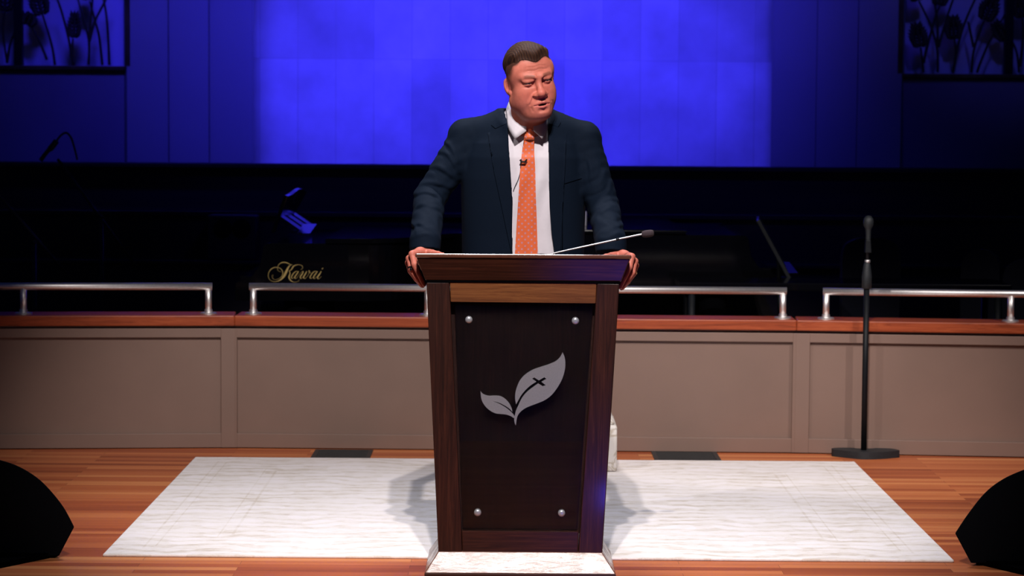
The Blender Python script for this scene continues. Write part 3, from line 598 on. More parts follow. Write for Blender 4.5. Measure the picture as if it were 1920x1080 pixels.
# ------------------------------------------------------------------ implicit surfaces on a (non-uniform) grid
class Field:
    def __init__(s, xs, ys, zs):
        s.xs, s.ys, s.zs = [np.asarray(a, np.float32) for a in (xs, ys, zs)]
        s.d = np.full((len(xs), len(ys), len(zs)), 0.5, np.float32)
    def sub(s, lo, hi):
        r = []
        for a, l_, h_ in zip((s.xs, s.ys, s.zs), lo, hi):
            i, j = np.searchsorted(a, l_), np.searchsorted(a, h_)
            r.append(slice(max(0, i-1), min(len(a), j+1)))
        return tuple(r), s.xs[r[0]][:, None, None], s.ys[r[1]][None, :, None], s.zs[r[2]][None, None, :]
    def op(s, prim, k=0.0, mode='add', margin=None):
        fn, lo, hi = prim
        m_ = (k+0.02) if margin is None else margin
        sl, X, Y, Z = s.sub([v-m_ for v in lo], [v+m_ for v in hi])
        if 0 in [q.stop-q.start for q in sl]: return
        v = fn(X, Y, Z).astype(np.float32); a = s.d[sl]
        if mode == 'add':
            if k > 0:
                h = np.clip(0.5+0.5*(a-v)/k, 0, 1); s.d[sl] = a+(v-a)*h-k*h*(1-h)
            else: s.d[sl] = np.minimum(a, v)
        else:
            v = -v
            if k > 0:
                h = np.clip(0.5-0.5*(a-v)/k, 0, 1); s.d[sl] = a+(v-a)*h+k*h*(1-h)
            else: s.d[sl] = np.maximum(a, v)
    def front(s, x, z):                              # first surface met going from the camera's side
        i = int(np.clip(np.searchsorted(s.xs, x), 1, len(s.xs)-1)); j = int(np.clip(np.searchsorted(s.zs, z), 1, len(s.zs)-1))
        fx = (x-s.xs[i-1])/(s.xs[i]-s.xs[i-1]); fz = (z-s.zs[j-1])/(s.zs[j]-s.zs[j-1])
        col = (s.d[i-1, :, j-1]*(1-fx)+s.d[i, :, j-1]*fx)*(1-fz)+(s.d[i-1, :, j]*(1-fx)+s.d[i, :, j]*fx)*fz
        q = np.nonzero(col < 0)[0]
        if len(q) == 0 or q[0] == 0: return None
        t = col[q[0]-1]/(col[q[0]-1]-col[q[0]]); return float(s.ys[q[0]-1]+t*(s.ys[q[0]]-s.ys[q[0]-1]))
    def mesh(s):
        d = s.d; n0, n1, n2 = d.shape; neg = d < 0
        c = np.zeros((n0-1, n1-1, n2-1), np.uint8)
        for a in (0, 1):
            for b_ in (0, 1):
                for e in (0, 1): c += neg[a:n0-1+a, b_:n1-1+b_, e:n2-1+e]
        act = (c > 0) & (c < 8); I = np.argwhere(act)
        idx = np.full(act.shape, -1, np.int32); idx[act] = np.arange(len(I), dtype=np.int32)
        pos = np.zeros((len(I), 3)); cnt = np.zeros(len(I))
        cor = [(a, b_, e) for a in (0, 1) for b_ in (0, 1) for e in (0, 1)]
        val = {q: d[I[:, 0]+q[0], I[:, 1]+q[1], I[:, 2]+q[2]] for q in cor}
        for q in cor:
            for ax_ in range(3):
                if q[ax_] == 1: continue
                q2 = list(q); q2[ax_] = 1; q2 = tuple(q2)
                v0, v1 = val[q], val[q2]; mk = (v0 < 0) != (v1 < 0)
                t = np.where(mk, v0/np.where(mk, v0-v1, 1), 0)
                p = np.array(q, float)[None, :].repeat(len(I), 0); p[:, ax_] += t
                pos += p*mk[:, None]; cnt += mk
        pos = I+pos/cnt[:, None]
        W = np.stack([np.interp(pos[:, k], np.arange(len(a)), a) for k, a in enumerate((s.xs, s.ys, s.zs))], 1)
        quads = []
        for ax_ in range(3):
            sl0 = [slice(1, -1)]*3; sl1 = [slice(1, -1)]*3
            sl0[ax_] = slice(0, -1); sl1[ax_] = slice(1, None)
            a, b_ = neg[tuple(sl0)], neg[tuple(sl1)]
            for flip, mk in ((0, a & ~b_), (1, ~a & b_)):
                E = np.argwhere(mk)
                if not len(E): continue
                u, v = [(1, 2), (2, 0), (0, 1)][ax_]
                off = np.array([1, 1, 1]); off[ax_] = 0; E = E+off
                def cell(du, dv):
                    e = E.copy(); e[:, u] -= du; e[:, v] -= dv; return idx[e[:, 0], e[:, 1], e[:, 2]]
                q = np.stack([cell(1, 1), cell(0, 1), cell(0, 0), cell(1, 0)], 1)
                quads.append(q[:, ::-1] if flip else q)
        Q = np.concatenate(quads); Q = Q[(Q >= 0).all(1)]
        return W, Q
def relax(W, Q, it=2, f=0.5):
    for _ in range(it):
        acc = np.zeros_like(W); n_ = np.zeros(len(W))
        for k in range(4):
            for o in (1, 3):
                np.add.at(acc, Q[:, k], W[Q[:, (k+o) % 4]]); np.add.at(n_, Q[:, k], 1)
        W = W+(acc/np.maximum(n_, 1)[:, None]-W)*f
    return W
def mesh_obj(name, W, Q, m, parent=None, tint=None):
    me = bpy.data.meshes.new(name)
    me.vertices.add(len(W)); me.vertices.foreach_set('co', np.asarray(W, np.float32).ravel())
    me.loops.add(Q.size); me.loops.foreach_set('vertex_index', Q.astype(np.int32).ravel())
    me.polygons.add(len(Q)); me.polygons.foreach_set('loop_start', np.arange(0, Q.size, 4, dtype=np.int32))
    me.update(calc_edges=True)
    me.polygons.foreach_set('use_smooth', np.ones(len(Q), bool))
    if tint is not None:
        at = me.attributes.new('tint', 'FLOAT_COLOR', 'POINT')
        at.data.foreach_set('color', np.concatenate([tint, np.ones((len(W), 1))], 1).astype(np.float32).ravel())
    me.materials.append(m); me.validate()
    o = bpy.data.objects.new(name, me); C.collection.objects.link(o)
    if parent: o.parent = parent; o.matrix_parent_inverse = parent.matrix_world.inverted()
    return o
def capsule(a, b_, ra, rb, fold=None):
    a, b_ = np.array(a, float), np.array(b_, float); ab = b_-a; L2 = ab@ab; rm = max(ra, rb)
    def fn(X, Y, Z):
        px, py, pz = X-a[0], Y-a[1], Z-a[2]
        t = np.clip((px*ab[0]+py*ab[1]+pz*ab[2])/L2, 0, 1)
        d = np.sqrt((px-t*ab[0])**2+(py-t*ab[1])**2+(pz-t*ab[2])**2)-(ra+(rb-ra)*t)
        return d if fold is None else d-fold(X, Y, Z, t)
    return fn, np.minimum(a, b_)-rm, np.maximum(a, b_)+rm
def ell(c, r):
    c, r = np.array(c, float), np.array(r, float)
    def fn(X, Y, Z):
        x, y, z = (X-c[0]), (Y-c[1]), (Z-c[2])
        k0 = np.sqrt((x/r[0])**2+(y/r[1])**2+(z/r[2])**2); k1 = np.sqrt((x/r[0]**2)**2+(y/r[1]**2)**2+(z/r[2]**2)**2)
        return k0*(k0-1)/np.maximum(k1, 1e-6)
    return fn, c-r, c+r
def local(prim, Mw, o, s):                           # a primitive given in a local frame (rotation Mw, origin o, scale s)
    fn, lo, hi = prim; c = (np.array(lo)+np.array(hi))/2; rad = np.linalg.norm((np.array(hi)-np.array(lo))/2)
    cw_ = o+s*(Mw@c)
    def f2(X, Y, Z):
        x, y, z = X-o[0], Y-o[1], Z-o[2]
        u = [(x*Mw[0, k]+y*Mw[1, k]+z*Mw[2, k])/s for k in range(3)]
        return fn(*u)*s
    return f2, cw_-rad*s, cw_+rad*s
def span(*segs):                                     # grid lines from (start, end, step) pieces
    out = []
    for a, b_, h in segs: out.append(np.arange(a, b_-h*0.5, h))
    return np.concatenate(out+[[segs[-1][1]]])
def pv(px, py, Y): return np.array(P(px, py, Y))

# ------------------------------------------------------------------ the speaker
HS = 1.12
HO = pv(990, 149.5, 8.38)
yaw, pit, rol = R(21), R(5), R(10.5)
MH = np.array(Matrix.Rotation(yaw, 3, 'Z') @ Matrix.Rotation(pit, 3, 'X') @ Matrix.Rotation(-rol, 3, 'Y'))
def hl(prim): return local(prim, MH, HO, HS)
def to_local(W): return ((W-HO)@MH)/HS
def HW(p): return HO+HS*(MH@np.array(p, float))

xs = span((-0.50, -0.40, 0.012), (-0.40, -0.25, 0.0026), (-0.25, -0.085, 0.012), (-0.085, 0.19, 0.0021), (0.19, 0.32, 0.012), (0.32, 0.46, 0.0026), (0.46, 0.56, 0.012))
ys = span((7.96, 8.0, 0.012), (8.0, 8.23, 0.0026), (8.23, 8.54, 0.0021), (8.54, 8.80, 0.012))
zs = span((0.0, 0.98, 0.014), (0.98, 1.16, 0.0026), (1.16, 1.42, 0.008), (1.42, 1.86, 0.0021), (1.86, 1.90, 0.012))
F = Field(xs, ys, zs)
# torso, legs, feet and arms under the clothes
CX = 0.040
F.op(ell((CX, 8.545, 1.33), (0.175, 0.105, 0.22)), 0.0); F.op(ell((CX, 8.57, 1.05), (0.165, 0.115, 0.22)), 0.05)
for s in (-1, 1):
    F.op(capsule((CX+s*0.09, 8.60, 0.95), (CX+s*0.115, 8.61, 0.50), 0.075, 0.055), 0.05)
    F.op(capsule((CX+s*0.115, 8.61, 0.50), (CX+s*0.125, 8.64, 0.09), 0.055, 0.035), 0.03)
    F.op(capsule((CX+s*0.125, 8.64, 0.065), (CX+s*0.150, 8.47, 0.050), 0.03, 0.025), 0.03)
SR, ER, WR = pv(874, 262, 8.52), pv(806, 372, 8.46), pv(797, 460, 8.20)
SL, EL, WL = pv(1094, 264, 8.52), pv(1131, 386, 8.46), pv(1145, 462, 8.20)
for S_, E_, W_ in ((SR, ER, WR), (SL, EL, WL)):
    F.op(capsule(S_, E_, 0.045, 0.038), 0.04); F.op(capsule(E_, W_, 0.036, 0.027), 0.02)
    F.op(capsule((CX, 8.54, 1.46), S_, 0.06, 0.045), 0.05)
# neck
NB = pv(989, 262, 8.49)
F.op(capsule(NB, HW((-0.008, 0.006, -0.07)), 0.066, 0.060), 0.03)
F.op(capsule(pv(991, 236, 8.445), HW((0, -0.010, -0.085)), 0.050, 0.050), 0.03)
# head
k = F.op
k(hl(ell((0, -0.001, 0.027), (0.0670, 0.082, 0.0855))), 0.0)
k(hl(ell((0, -0.030, -0.030), (0.0605, 0.063, 0.080))), 0.03)
for s in (-1, 1):
    k(hl(capsule((s*0.046, 0.000, -0.060), (s*0.018, -0.070, -0.095), 0.020, 0.019)), 0.030)
    k(hl(ell((s*0.040, -0.052, -0.032), (0.025, 0.030, 0.028))), 0.028)
    k(hl(ell((s*0.043, -0.034, -0.062), (0.022, 0.038, 0.028))), 0.030)
    k(hl(ell((s*0.056, -0.035, 0.030), (0.018, 0.035, 0.030))), 0.03)
k(hl(ell((0, -0.084, -0.096), (0.023, 0.018, 0.017))), 0.022)
k(hl(ell((0, -0.040, -0.106), (0.043, 0.046, 0.024))), 0.030)
k(hl(ell((0, -0.056, 0.050), (0.058, 0.036, 0.042))), 0.030)
k(hl(capsule((-0.042, -0.078, 0.0200), (-0.012, -0.093, 0.0150), 0.0110, 0.0110)), 0.016)
k(hl(capsule((0.042, -0.078, 0.0200), (0.012, -0.093, 0.0150), 0.0110, 0.0110)), 0.016)
for s in (-1, 1):
    k(hl(ell((s*0.032, -0.101, 0.000), (0.020, 0.016, 0.012))), 0.014, 'sub')
    k(hl(ell((s*0.0185, -0.103, -0.001), (0.0095, 0.018, 0.0115))), 0.009, 'sub')
# nose
k(hl(capsule((0, -0.087, 0.012), (-0.001, -0.1075, -0.030), 0.0075, 0.0105)), 0.012)
k(hl(ell((-0.0015, -0.1095, -0.036), (0.0145, 0.0130, 0.0118))), 0.010)
for s in (-1, 1): k(hl(ell((s*0.0155-0.001, -0.0985, -0.0400), (0.0085, 0.0115, 0.0085))), 0.007)
for s in (-1, 1): k(hl(ell((s*0.0075-0.001, -0.1055, -0.0495), (0.0045, 0.0065, 0.0045))), 0.003, 'sub')
# mouth: muzzle, lips, slightly open
k(hl(ell((0, -0.080, -0.070), (0.034, 0.0215, 0.027))), 0.020)
for s in (-1, 1):
    k(hl(capsule((s*0.0245, -0.0905, -0.0715), (s*0.006, -0.1025, -0.0650), 0.0035, 0.0052)), 0.006)
    k(hl(capsule((s*0.0225, -0.0905, -0.0740), (0, -0.1005, -0.0815), 0.0035, 0.0062)), 0.006)
k(hl(ell((0, -0.106, -0.0735), (0.0150, 0.016, 0.0032))), 0.003, 'sub')
for s in (-1, 1): k(hl(capsule((s*0.013, -0.104, -0.0725), (s*0.027, -0.094, -0.0738), 0.0016, 0.0012)), 0.003, 'sub')
k(hl(capsule((-0.012, -0.104, -0.0905), (0.012, -0.104, -0.0905), 0.0040, 0.0040)), 0.010, 'sub')
def lined():                                          # brow lines across the forehead, bags under the eyes
    sl, X, Y, Z = F.sub(HO-0.13, HO+0.13)
    x, y, z = X-HO[0], Y-HO[1], Z-HO[2]
    u = [(x*MH[0, q]+y*MH[1, q]+z*MH[2, q])/HS for q in range(3)]; a = np.abs(u[0])
    fr = ss(-0.035, -0.06, u[1])
    gr = 0
    for z_, w_, am in ((0.040, 0.034, 1.0), (0.051, 0.030, 0.9), (0.061, 0.022, 0.5)):
        gr = gr+am*np.exp(-((u[2]-z_+0.05*a-0.0015*np.sin(u[0]*160))/0.0014)**2)*ss(w_+0.012, w_-0.008, a)
    gr = gr*0.0011+0.0010*np.exp(-((u[2]+0.0135-0.10*np.abs(a-0.032))/0.0016)**2)*ss(0.022, 0.012, np.abs(a-0.033))
    def seg(x0, z0_, x1, z1_, wd):
        dx, dz = x1-x0, z1_-z0_; h = np.clip(((a-x0)*dx+(u[2]-z0_)*dz)/(dx*dx+dz*dz), 0, 1)
        return np.exp(-((a-x0-h*dx)**2+(u[2]-z0_-h*dz)**2)/wd**2)
    gr = gr+0.0016*seg(0.0235, -0.046, 0.036, -0.068, 0.0032)-0.0012*seg(0.027, -0.040, 0.042, -0.064, 0.004)+0.0012*seg(0.034, -0.078, 0.032, -0.090, 0.0030)
    F.d[sl] += (gr*fr*HS).astype(np.float32)
lined()
for s in (-1, 1): k(hl(capsule((s*0.006, -0.0975, 0.022), (s*0.0055, -0.0985, 0.010), 0.0012, 0.0010)), 0.004, 'sub')
# eyelids
for s in (-1, 1):
    c_ = np.array((s*0.0315, -0.0785, 0.0015))
    def lid(up, c_=c_):
        fn0, lo, hi = ell(c_, (0.0150, 0.0150, 0.0150))
        def fn(X, Y, Z): return np.maximum(fn0(X, Y, Z), ((c_[2]-0.0008-Z) if up else (Z-(c_[2]-0.0040))))
        return fn, lo, hi
    k(hl(lid(True)), 0.004); k(hl(lid(False)), 0.004)
    k(hl(capsule((s*0.020, -0.0930, 0.0076), (s*0.046, -0.0835, 0.0086), 0.0045, 0.0046)), 0.006)
# ears
for s in (-1, 1):
    a_ = R(18)*s
    Me = np.array(Matrix.Rotation(-a_*1.3, 3, 'Z') @ Matrix.Rotation(R(-12), 3, 'X')); oe = np.array((s*0.0705, 0.004, -0.012))
    def el_(prim): return hl(local(prim, Me, oe, 0.82))
    k(el_(ell((0, 0, 0), (0.0085, 0.0195, 0.034))), 0.008)
    k(el_(ell((s*0.0075, -0.004, 0.004), (0.0065, 0.0115, 0.0215))), 0.004, 'sub')
    k(el_(ell((s*0.002, -0.010, -0.026), (0.0075, 0.0085, 0.0100))), 0.006)
    k(el_(ell((s*0.001, -0.019, -0.006), (0.006, 0.0065, 0.0090))), 0.006)
    k(el_(capsule((s*0.0035, -0.006, 0.016), (s*0.0030, 0.006, -0.006), 0.0022, 0.0025)), 0.004)
# hands
def hand(fingers, wrist, elbow, thumb):
    wr = pv(*wrist)
    for f in fingers:
        p = [pv(*q[:3]) for q in f]; r = [q[3] for q in f]
        F.op(capsule(wr*0.55+p[0]*0.45, p[0], 0.0175, r[0]+0.003), 0.012)
        F.op(capsule(wr, wr*0.55+p[0]*0.45, 0.024, 0.0175), 0.014)
    for f in fingers:
        p = [pv(*q[:3]) for q in f]; r = [q[3] for q in f]
        for i in range(3):
            F.op(capsule(p[i], p[i+1], r[i], r[i+1]), 0.003)
    t = [pv(*q[:3]) for q in thumb]
    for i in range(len(t)-1): F.op(capsule(t[i], t[i+1], thumb[i][3], thumb[i+1][3]), 0.010 if i == 0 else 0.004)
RF = [[(773.0, 476.5, 8.055, .0105), (777.0, 496, 8.035, .0105), (786, 515, 8.035, .0088), (795.0, 533.5, 8.040, .0078)],
      [(767.5, 485, 8.080, .0105), (771.5, 506, 8.060, .0102), (782, 522, 8.060, .0088), (792.5, 536, 8.065, .0078)],
      [(766.0, 493, 8.105, .0100), (769.5, 508, 8.085, .0098), (780, 523, 8.085, .0086), (791, 536, 8.090, .0076)],
      [(768.0, 499, 8.130, .0092), (772.0, 512, 8.110, .0090), (781, 523, 8.108, .0080), (790, 533, 8.112, .0070)]]
RT = [(804, 474, 8.140, .014), (811, 475, 8.095, .0125), (821, 476.5, 8.05, .0105), (830, 477.5, 8.02, .0085)]
hand(RF, (799, 472, 8.185), None, RT)
def mir(q): return (1957.5-q[0], q[1]+5.0)+tuple(q[2:])
hand([[mir(q) for q in f] for f in RF], mir((799, 473, 8.185)), None, [mir(q) for q in RT])
W, Q = F.mesh(); W = relax(W, Q, 1, 0.35)
L = to_local(W); ax_, ly, lz = np.abs(L[:, 0]), L[:, 1], L[:, 2]
SK = np.array((0.500, 0.148, 0.105)); tint = np.tile(SK, (len(W), 1))
def blend(mask, col):
    global tint
    tint = tint*(1-mask[:, None])+np.array(col)*mask[:, None]
inhead = (lz > -0.14) & (np.abs(L).max(1) < 0.17)
def g3(x, y, z, rx_, ry_, rz_): return np.exp(-(((ax_-x)/rx_)**2+((ly-y)/ry_)**2+((lz-z)/rz_)**2))*inhead
blend(0.55*g3(0.040, -0.07, -0.035, .022, .03, .022), (0.53, 0.130, 0.095))
blend(0.60*g3(0.0, -0.115, -0.036, .016, .02, .016), (0.53, 0.125, 0.095))
blend(0.55*g3(0.08, 0.01, -0.01, .012, .03, .035), (0.53, 0.135, 0.095))
blend(0.35*ss(-0.055, -0.085, lz)*inhead*(ly < 0.02), (0.41, 0.130, 0.090))
lip = ss(0.0088, 0.0058, np.abs(lz+0.0735+0.0*ax_)*1.0-0.0035*(1-np.clip(ax_/0.025, 0, 1)))*ss(0.027, 0.020, ax_)*(ly < -0.088)*inhead
blend(0.75*lip, (0.50, 0.125, 0.105))
mouth_in = ss(0.0038, 0.0022, np.abs(lz+0.0735))*ss(0.0155, 0.0120, ax_)*(ly < -0.06)*(ly > -0.1005)*inhead
blend(0.9*mouth_in, (0.06, 0.012, 0.010))
brow = ss(0.0055, 0.0030, np.abs(lz-(0.0200+0.14*(ax_-0.015)-0.28*np.clip(ax_-0.036, 0, 1))))*ss(0.011, 0.016, ax_)*ss(0.050, 0.042, ax_)*(ly < -0.06)*inhead
blend(0.55*brow, (0.13, 0.055, 0.035))
lash = np.clip(1.5*g3(0.0315, -0.0920, 0.0024, .015, .012, .0022), 0, 1)
blend(0.85*lash, (0.09, 0.03, 0.022))
# hairline: where g > 0 the scalp is covered
def hair_g(lx, ly, lz):
    a = np.abs(lx)
    front_ = 0.064+0.011*ss(0.0, 0.034, a)-0.012*ss(0.040, 0.06, a)
    side = 0.042-0.02*ss(-0.02, 0.06, ly)
    t = ss(-0.055, -0.020, ly)
    return lz-(front_*(1-t)+side*t)
def fade_amt(lx, ly, lz):                             # cropped sides: 1 dense, 0 bare
    front_edge = -0.050-0.022*ss(0.0, 0.05, lz)          # temple line
    low = -0.010+(-0.045)*ss(0.02, 0.07, ly)
    a = ss(0, 0.026, ly-front_edge)*ss(0, 0.05, lz-low)
    return np.clip(a, 0, 1)
nzv = 0.5+0.5*np.sin(W[:, 0]*2100+3*np.sin(W[:, 2]*900))*np.sin(W[:, 2]*1900+2*np.sin(W[:, 1]*1300))
fa = fade_amt(L[:, 0], ly, lz)*inhead*(np.hypot(ax_-0.083, 0*ax_) > 0.0)
ear_d = np.sqrt(((ly-0.002)/0.020)**2+((lz+0.012)/0.033)**2)
fa = fa*np.where((ax_ > 0.070) & (ear_d < 1.0), 0, 1)
blend(np.clip(fa*(0.80+0.18*nzv)+0.75*ss(-0.020, -0.002, hair_g(L[:, 0], ly, lz))*ss(-0.060, -0.045, ly)*inhead+0.9*ss(-0.007, 0.003, hair_g(L[:, 0], ly, lz))*inhead, 0, 0.95), (0.036, 0.0165, 0.0105))
person = mesh_obj('person', W, Q, M['skin'], None, tint)
setp(person, 'man in navy suit and orange tie standing with both hands on the lectern', 'person')

# eyes
for s in (-1, 1):
    c_ = HW((s*0.0315, -0.0785, 0.0015)); gaze = MH@np.array((0.30 if s else 0, -1, -0.02)); gaze = gaze/np.linalg.norm(gaze)
    bm = B(); bmesh.ops.create_uvsphere(bm, u_segments=20, v_segments=14, radius=0.0138*HS)
    bmesh.ops.translate(bm, verts=bm.verts, vec=c_); e = obj('eye', bm, M['eye_white'], person, True)
    bm = lathe(B(), [(0.0072*HS, 0), (0.0062*HS, 0.0010), (0.003*HS, 0.0014)], Vector(c_)+Vector(gaze)*0.0119*HS, 20, gaze)
    obj('iris', bm, M['iris'], e, True, 'dark blue iris')

# hair: cropped, brushed forward and up on top
Fh = Field(span((-0.085, 0.175, 0.0018)), span((8.24, 8.54, 0.0018)), span((1.56, 1.87, 0.0018)))
sl, X, Y, Z = Fh.sub((-1, 0, 0), (1, 99, 9))
x, y, z = X-HO[0], Y-HO[1], Z-HO[2]
u = [(x*MH[0, q]+y*MH[1, q]+z*MH[2, q])/HS for q in range(3)]
cr0 = ell((0, -0.001, 0.027), (0.0670, 0.082, 0.0855))[0](*u)
fr0 = ell((0, -0.056, 0.050), (0.058, 0.036, 0.042))[0](*u); hh = np.clip(0.5+0.5*(cr0-fr0)/0.03, 0, 1)
sk = cr0+(fr0-cr0)*hh-0.03*hh*(1-hh)
g_ = hair_g(*u)
strand = np.sin(u[0]*620+7*np.sin(u[1]*45)+5*np.sin(u[2]*60))*0.3+np.sin(u[0]*1100+u[1]*260+4*np.sin(u[2]*90+u[1]*80))*0.3+np.sin(u[1]*340+u[0]*230+3*np.sin(u[0]*200))*0.2
th = 0.0015+(0.0105+0.0050*ss(0.02, -0.07, u[1]))*ss(0.0, 0.034, g_)*ss(0.082, 0.058, np.abs(u[0]))+0.0010*strand*ss(0, 0.02, g_)
Fh.d[...] = np.maximum((sk-th), -g_*0.9)*HS
Wh, Qh = Fh.mesh(); Lh = to_local(Wh)
st_ = np.sin(Lh[:, 0]*620+7*np.sin(Lh[:, 1]*45)+5*np.sin(Lh[:, 2]*60))*0.5+np.sin(Lh[:, 0]*1100+Lh[:, 1]*260+4*np.sin(Lh[:, 2]*90+Lh[:, 1]*80))*0.5
hc = np.array((0.034, 0.0150, 0.0090))[None]*(1+0.55*st_[:, None]); hc = np.clip(hc, 0.008, 1)
mesh_obj('hair', Wh, Qh, M['hair'], person, hc)

# ------------------------------------------------------------------ clothes
zt_ = np.array([0.66, 0.80, 0.95, 1.05, 1.15, 1.25, 1.35, 1.43, 1.48, 1.52, 1.60])
at_ = np.array([0.250, 0.245, 0.235, 0.226, 0.227, 0.229, 0.231, 0.225, 0.205, 0.165, 0.09])
bt_ = np.array([0.160, 0.162, 0.160, 0.160, 0.158, 0.155, 0.152, 0.145, 0.130, 0.110, 0.07])
ct_ = np.array([8.60, 8.595, 8.58, 8.575, 8.565, 8.550, 8.535, 8.525, 8.52, 8.515, 8.50])
def torso(da, lo_z, hi_z, x0):
    def fn(X, Y, Z):
        zc_ = Z.ravel(); a = np.interp(zc_, zt_, at_)[None, None, :]-da; b_ = np.interp(zc_, zt_, bt_)[None, None, :]-da; c = np.interp(zc_, zt_, ct_)[None, None, :]
        e = 2.5
        q = ((np.abs(X-x0)/a)**e+(np.abs(Y-c)/b_)**e)**(1/e)
        return np.maximum((q-1)*np.minimum(a, b_), np.maximum(lo_z-Z, Z-hi_z))
    return fn, (x0-0.26, 8.40-0.02, lo_z), (x0+0.26, 8.78, hi_z)
# trousers and shoes
Ft = Field(span((-0.22, 0.30, 0.006)), span((8.38, 8.80, 0.006)), span((0.03, 1.06, 0.007)))
Ft.op(ell((CX, 8.60, 0.92), (0.195, 0.140, 0.15)), 0)
for s in (-1, 1):
    Ft.op(capsule((CX+s*0.092, 8.60, 0.93), (CX+s*0.115, 8.61, 0.50), 0.098, 0.078), 0.03)
    Ft.op(capsule((CX+s*0.115, 8.61, 0.50), (CX+s*0.125, 8.635, 0.10), 0.078, 0.066), 0.03)
Ft.op((lambda X, Y, Z: (Z-0.055)+0*X+0*Y, (-1, 8, -1), (1, 9, 0.07)), 0, 'sub', 0.0)
Wt, Qt = Ft.mesh(); mesh_obj('trousers', Wt, Qt, M['trouser'], person)
for s in (-1, 1):
    Fs = Field(span((CX+s*0.135-0.09, CX+s*0.135+0.09, 0.004)), span((8.34, 8.75, 0.004)), span((-0.02, 0.16, 0.004)))
    cx_ = CX+s*0.125
    Fs.op(capsule((cx_, 8.66, 0.055), (cx_+s*0.03, 8.44, 0.042), 0.046, 0.044), 0); Fs.op(capsule((cx_, 8.64, 0.05), (cx_, 8.64, 0.12), 0.044, 0.046), 0.02)
    Fs.op((lambda X, Y, Z: (Z-0.0125)+0*X+0*Y, (-1, 8, -1), (1, 9, 0.02)), 0, 'sub', 0.0)
    Ws, Qs = Fs.mesh(); mesh_obj('shoe', Ws, Qs, M['shoe'], person)
# shirt
Fv = Field(span((-0.22, 0.30, 0.004)), span((8.36, 8.80, 0.004)), span((0.84, 1.66, 0.004)))
Fv.op(torso(0.016, 0.86, 1.60, CX), 0)
def neckband(ro, ri, z0, z1):
    a = pv(988, 262, 8.475); b_ = pv(985, 186, 8.455)
    def fn(X, Y, Z):
        t = (Z-a[2])/(b_[2]-a[2]); cx_, cy_ = a[0]+(b_[0]-a[0])*t, a[1]+(b_[1]-a[1])*t
        top = z1+0.35*(Y-8.42)                        # the band rises towards the nape
        return np.maximum(np.sqrt((X-cx_)**2+((Y-cy_)*0.98)**2)-ro, np.maximum(z0-Z, Z-top))
    return fn, (-0.1, 8.33, z0), (0.2, 8.62, z1+0.08)
Fv.op(neckband(0.0705, 0, 1.46, 1.548), 0.02)
def wr_f(X, Y, Z): return 0.0
sl, X, Y, Z = Fv.sub((-9, 0, 0), (9, 99, 9))
Fv.d[...] += -0.0022*np.sin((X-CX)*95+6*np.sin(Z*7)+Z*11)*np.clip((1.48-Z)*6, 0, 1)
Wv, Qv = Fv.mesh(); Wv = relax(Wv, Qv, 2); shirt = mesh_obj('shirt', Wv, Qv, M['white'], person)

# jacket
Fj = Field(span((-0.46, 0.54, 0.004)), span((8.08, 8.82, 0.004)), span((0.68, 1.67, 0.004)))
Fj.op(torso(0.0, 0.70, 1.60, CX), 0)
Fj.op(capsule(pv(872, 252, 8.52), pv(945, 245, 8.50), 0.058, 0.066), 0.035)
Fj.op(capsule(pv(1094, 257, 8.52), pv(1034, 245, 8.50), 0.058, 0.064), 0.035)
Fj.op(capsule(pv(945, 250, 8.54), pv(1034, 250, 8.54), 0.07, 0.07), 0.05)
Fj.op(neckband(0.098, 0, 1.44, 1.556), 0.02)
def creases(lines, base):
    segs = []
    for pts, wd, amp in lines:
        q = [P(a, c, 8.45) for a, c in pts]; q = smoothpts([(v.x, 0, v.z) for v in q], 4)
        segs.append((q, wd, amp))
    def f(X, Y, Z, t):
        out = 0.0012*np.sin(70*Z+40*X+2*np.sin(30*Y+50*X))+0.0008*np.sin(150*Z-60*X+3*np.sin(40*Y)) if base else 0
        for q, wd, amp in segs:
            best = None; L_ = len(q)-1
            for i in range(L_):
                a, b_ = q[i], q[i+1]; dx, dz = b_.x-a.x, b_.z-a.z; l2 = dx*dx+dz*dz+1e-9
                h = np.clip(((X-a.x)*dx+(Z-a.z)*dz)/l2, 0, 1)
                d2 = (X-a.x-h*dx)**2+(Z-a.z-h*dz)**2; tp = 4*((i+h)/L_)*(1-(i+h)/L_)*0.7+0.3
                sd = np.sign((X-a.x)*dz-(Z-a.z)*dx)*np.sqrt(d2)
                if best is None: best, bs, bt = d2, sd, tp
                else:
                    m_ = d2 < best; best, bs, bt = np.where(m_, d2, best), np.where(m_, sd, bs), np.where(m_, tp, bt)
            # a soft roll with a sharper valley on its lower side
            out = out+amp*bt*(np.exp(-best/wd**2)-0.75*np.exp(-((bs-wd*1.5)/(wd*0.75))**2))
        return out
    return f
def z1_(x, y): return (760+x/3.859, 200+y/3.859)
def z2_(x, y): return (1000+x/3.724, 190+y/3.724)
CR1 = [([z1_(270, 245), z1_(330, 290), z1_(385, 400)], .008, .0045), ([z1_(222, 325), z1_(290, 330), z1_(345, 390), z1_(385, 470)], .009, .0055),
       ([z1_(140, 440), z1_(230, 430), z1_(320, 480), z1_(370, 520)], .010, .0055), ([z1_(75, 560), z1_(170, 545), z1_(270, 560), z1_(350, 590)], .009, .0050), ([z1_(38, 640), z1_(140, 608), z1_(230, 630), z1_(310, 680)], .008, .0060)]
CR2 = [([z1_(38, 640), z1_(140, 608), z1_(230, 630), z1_(290, 690)], .008, .0050), ([z1_(60, 720), z1_(150, 690), z1_(250, 720)], .010, .0040), ([z1_(30, 850), z1_(110, 820), z1_(190, 850), z1_(250, 890)], .009, .0045),
       ([z1_(60, 930), z1_(120, 900), z1_(190, 890), z1_(240, 940)], .008, .0040), ([z1_(30, 800), z1_(90, 850), z1_(110, 900)], .007, .0030)]
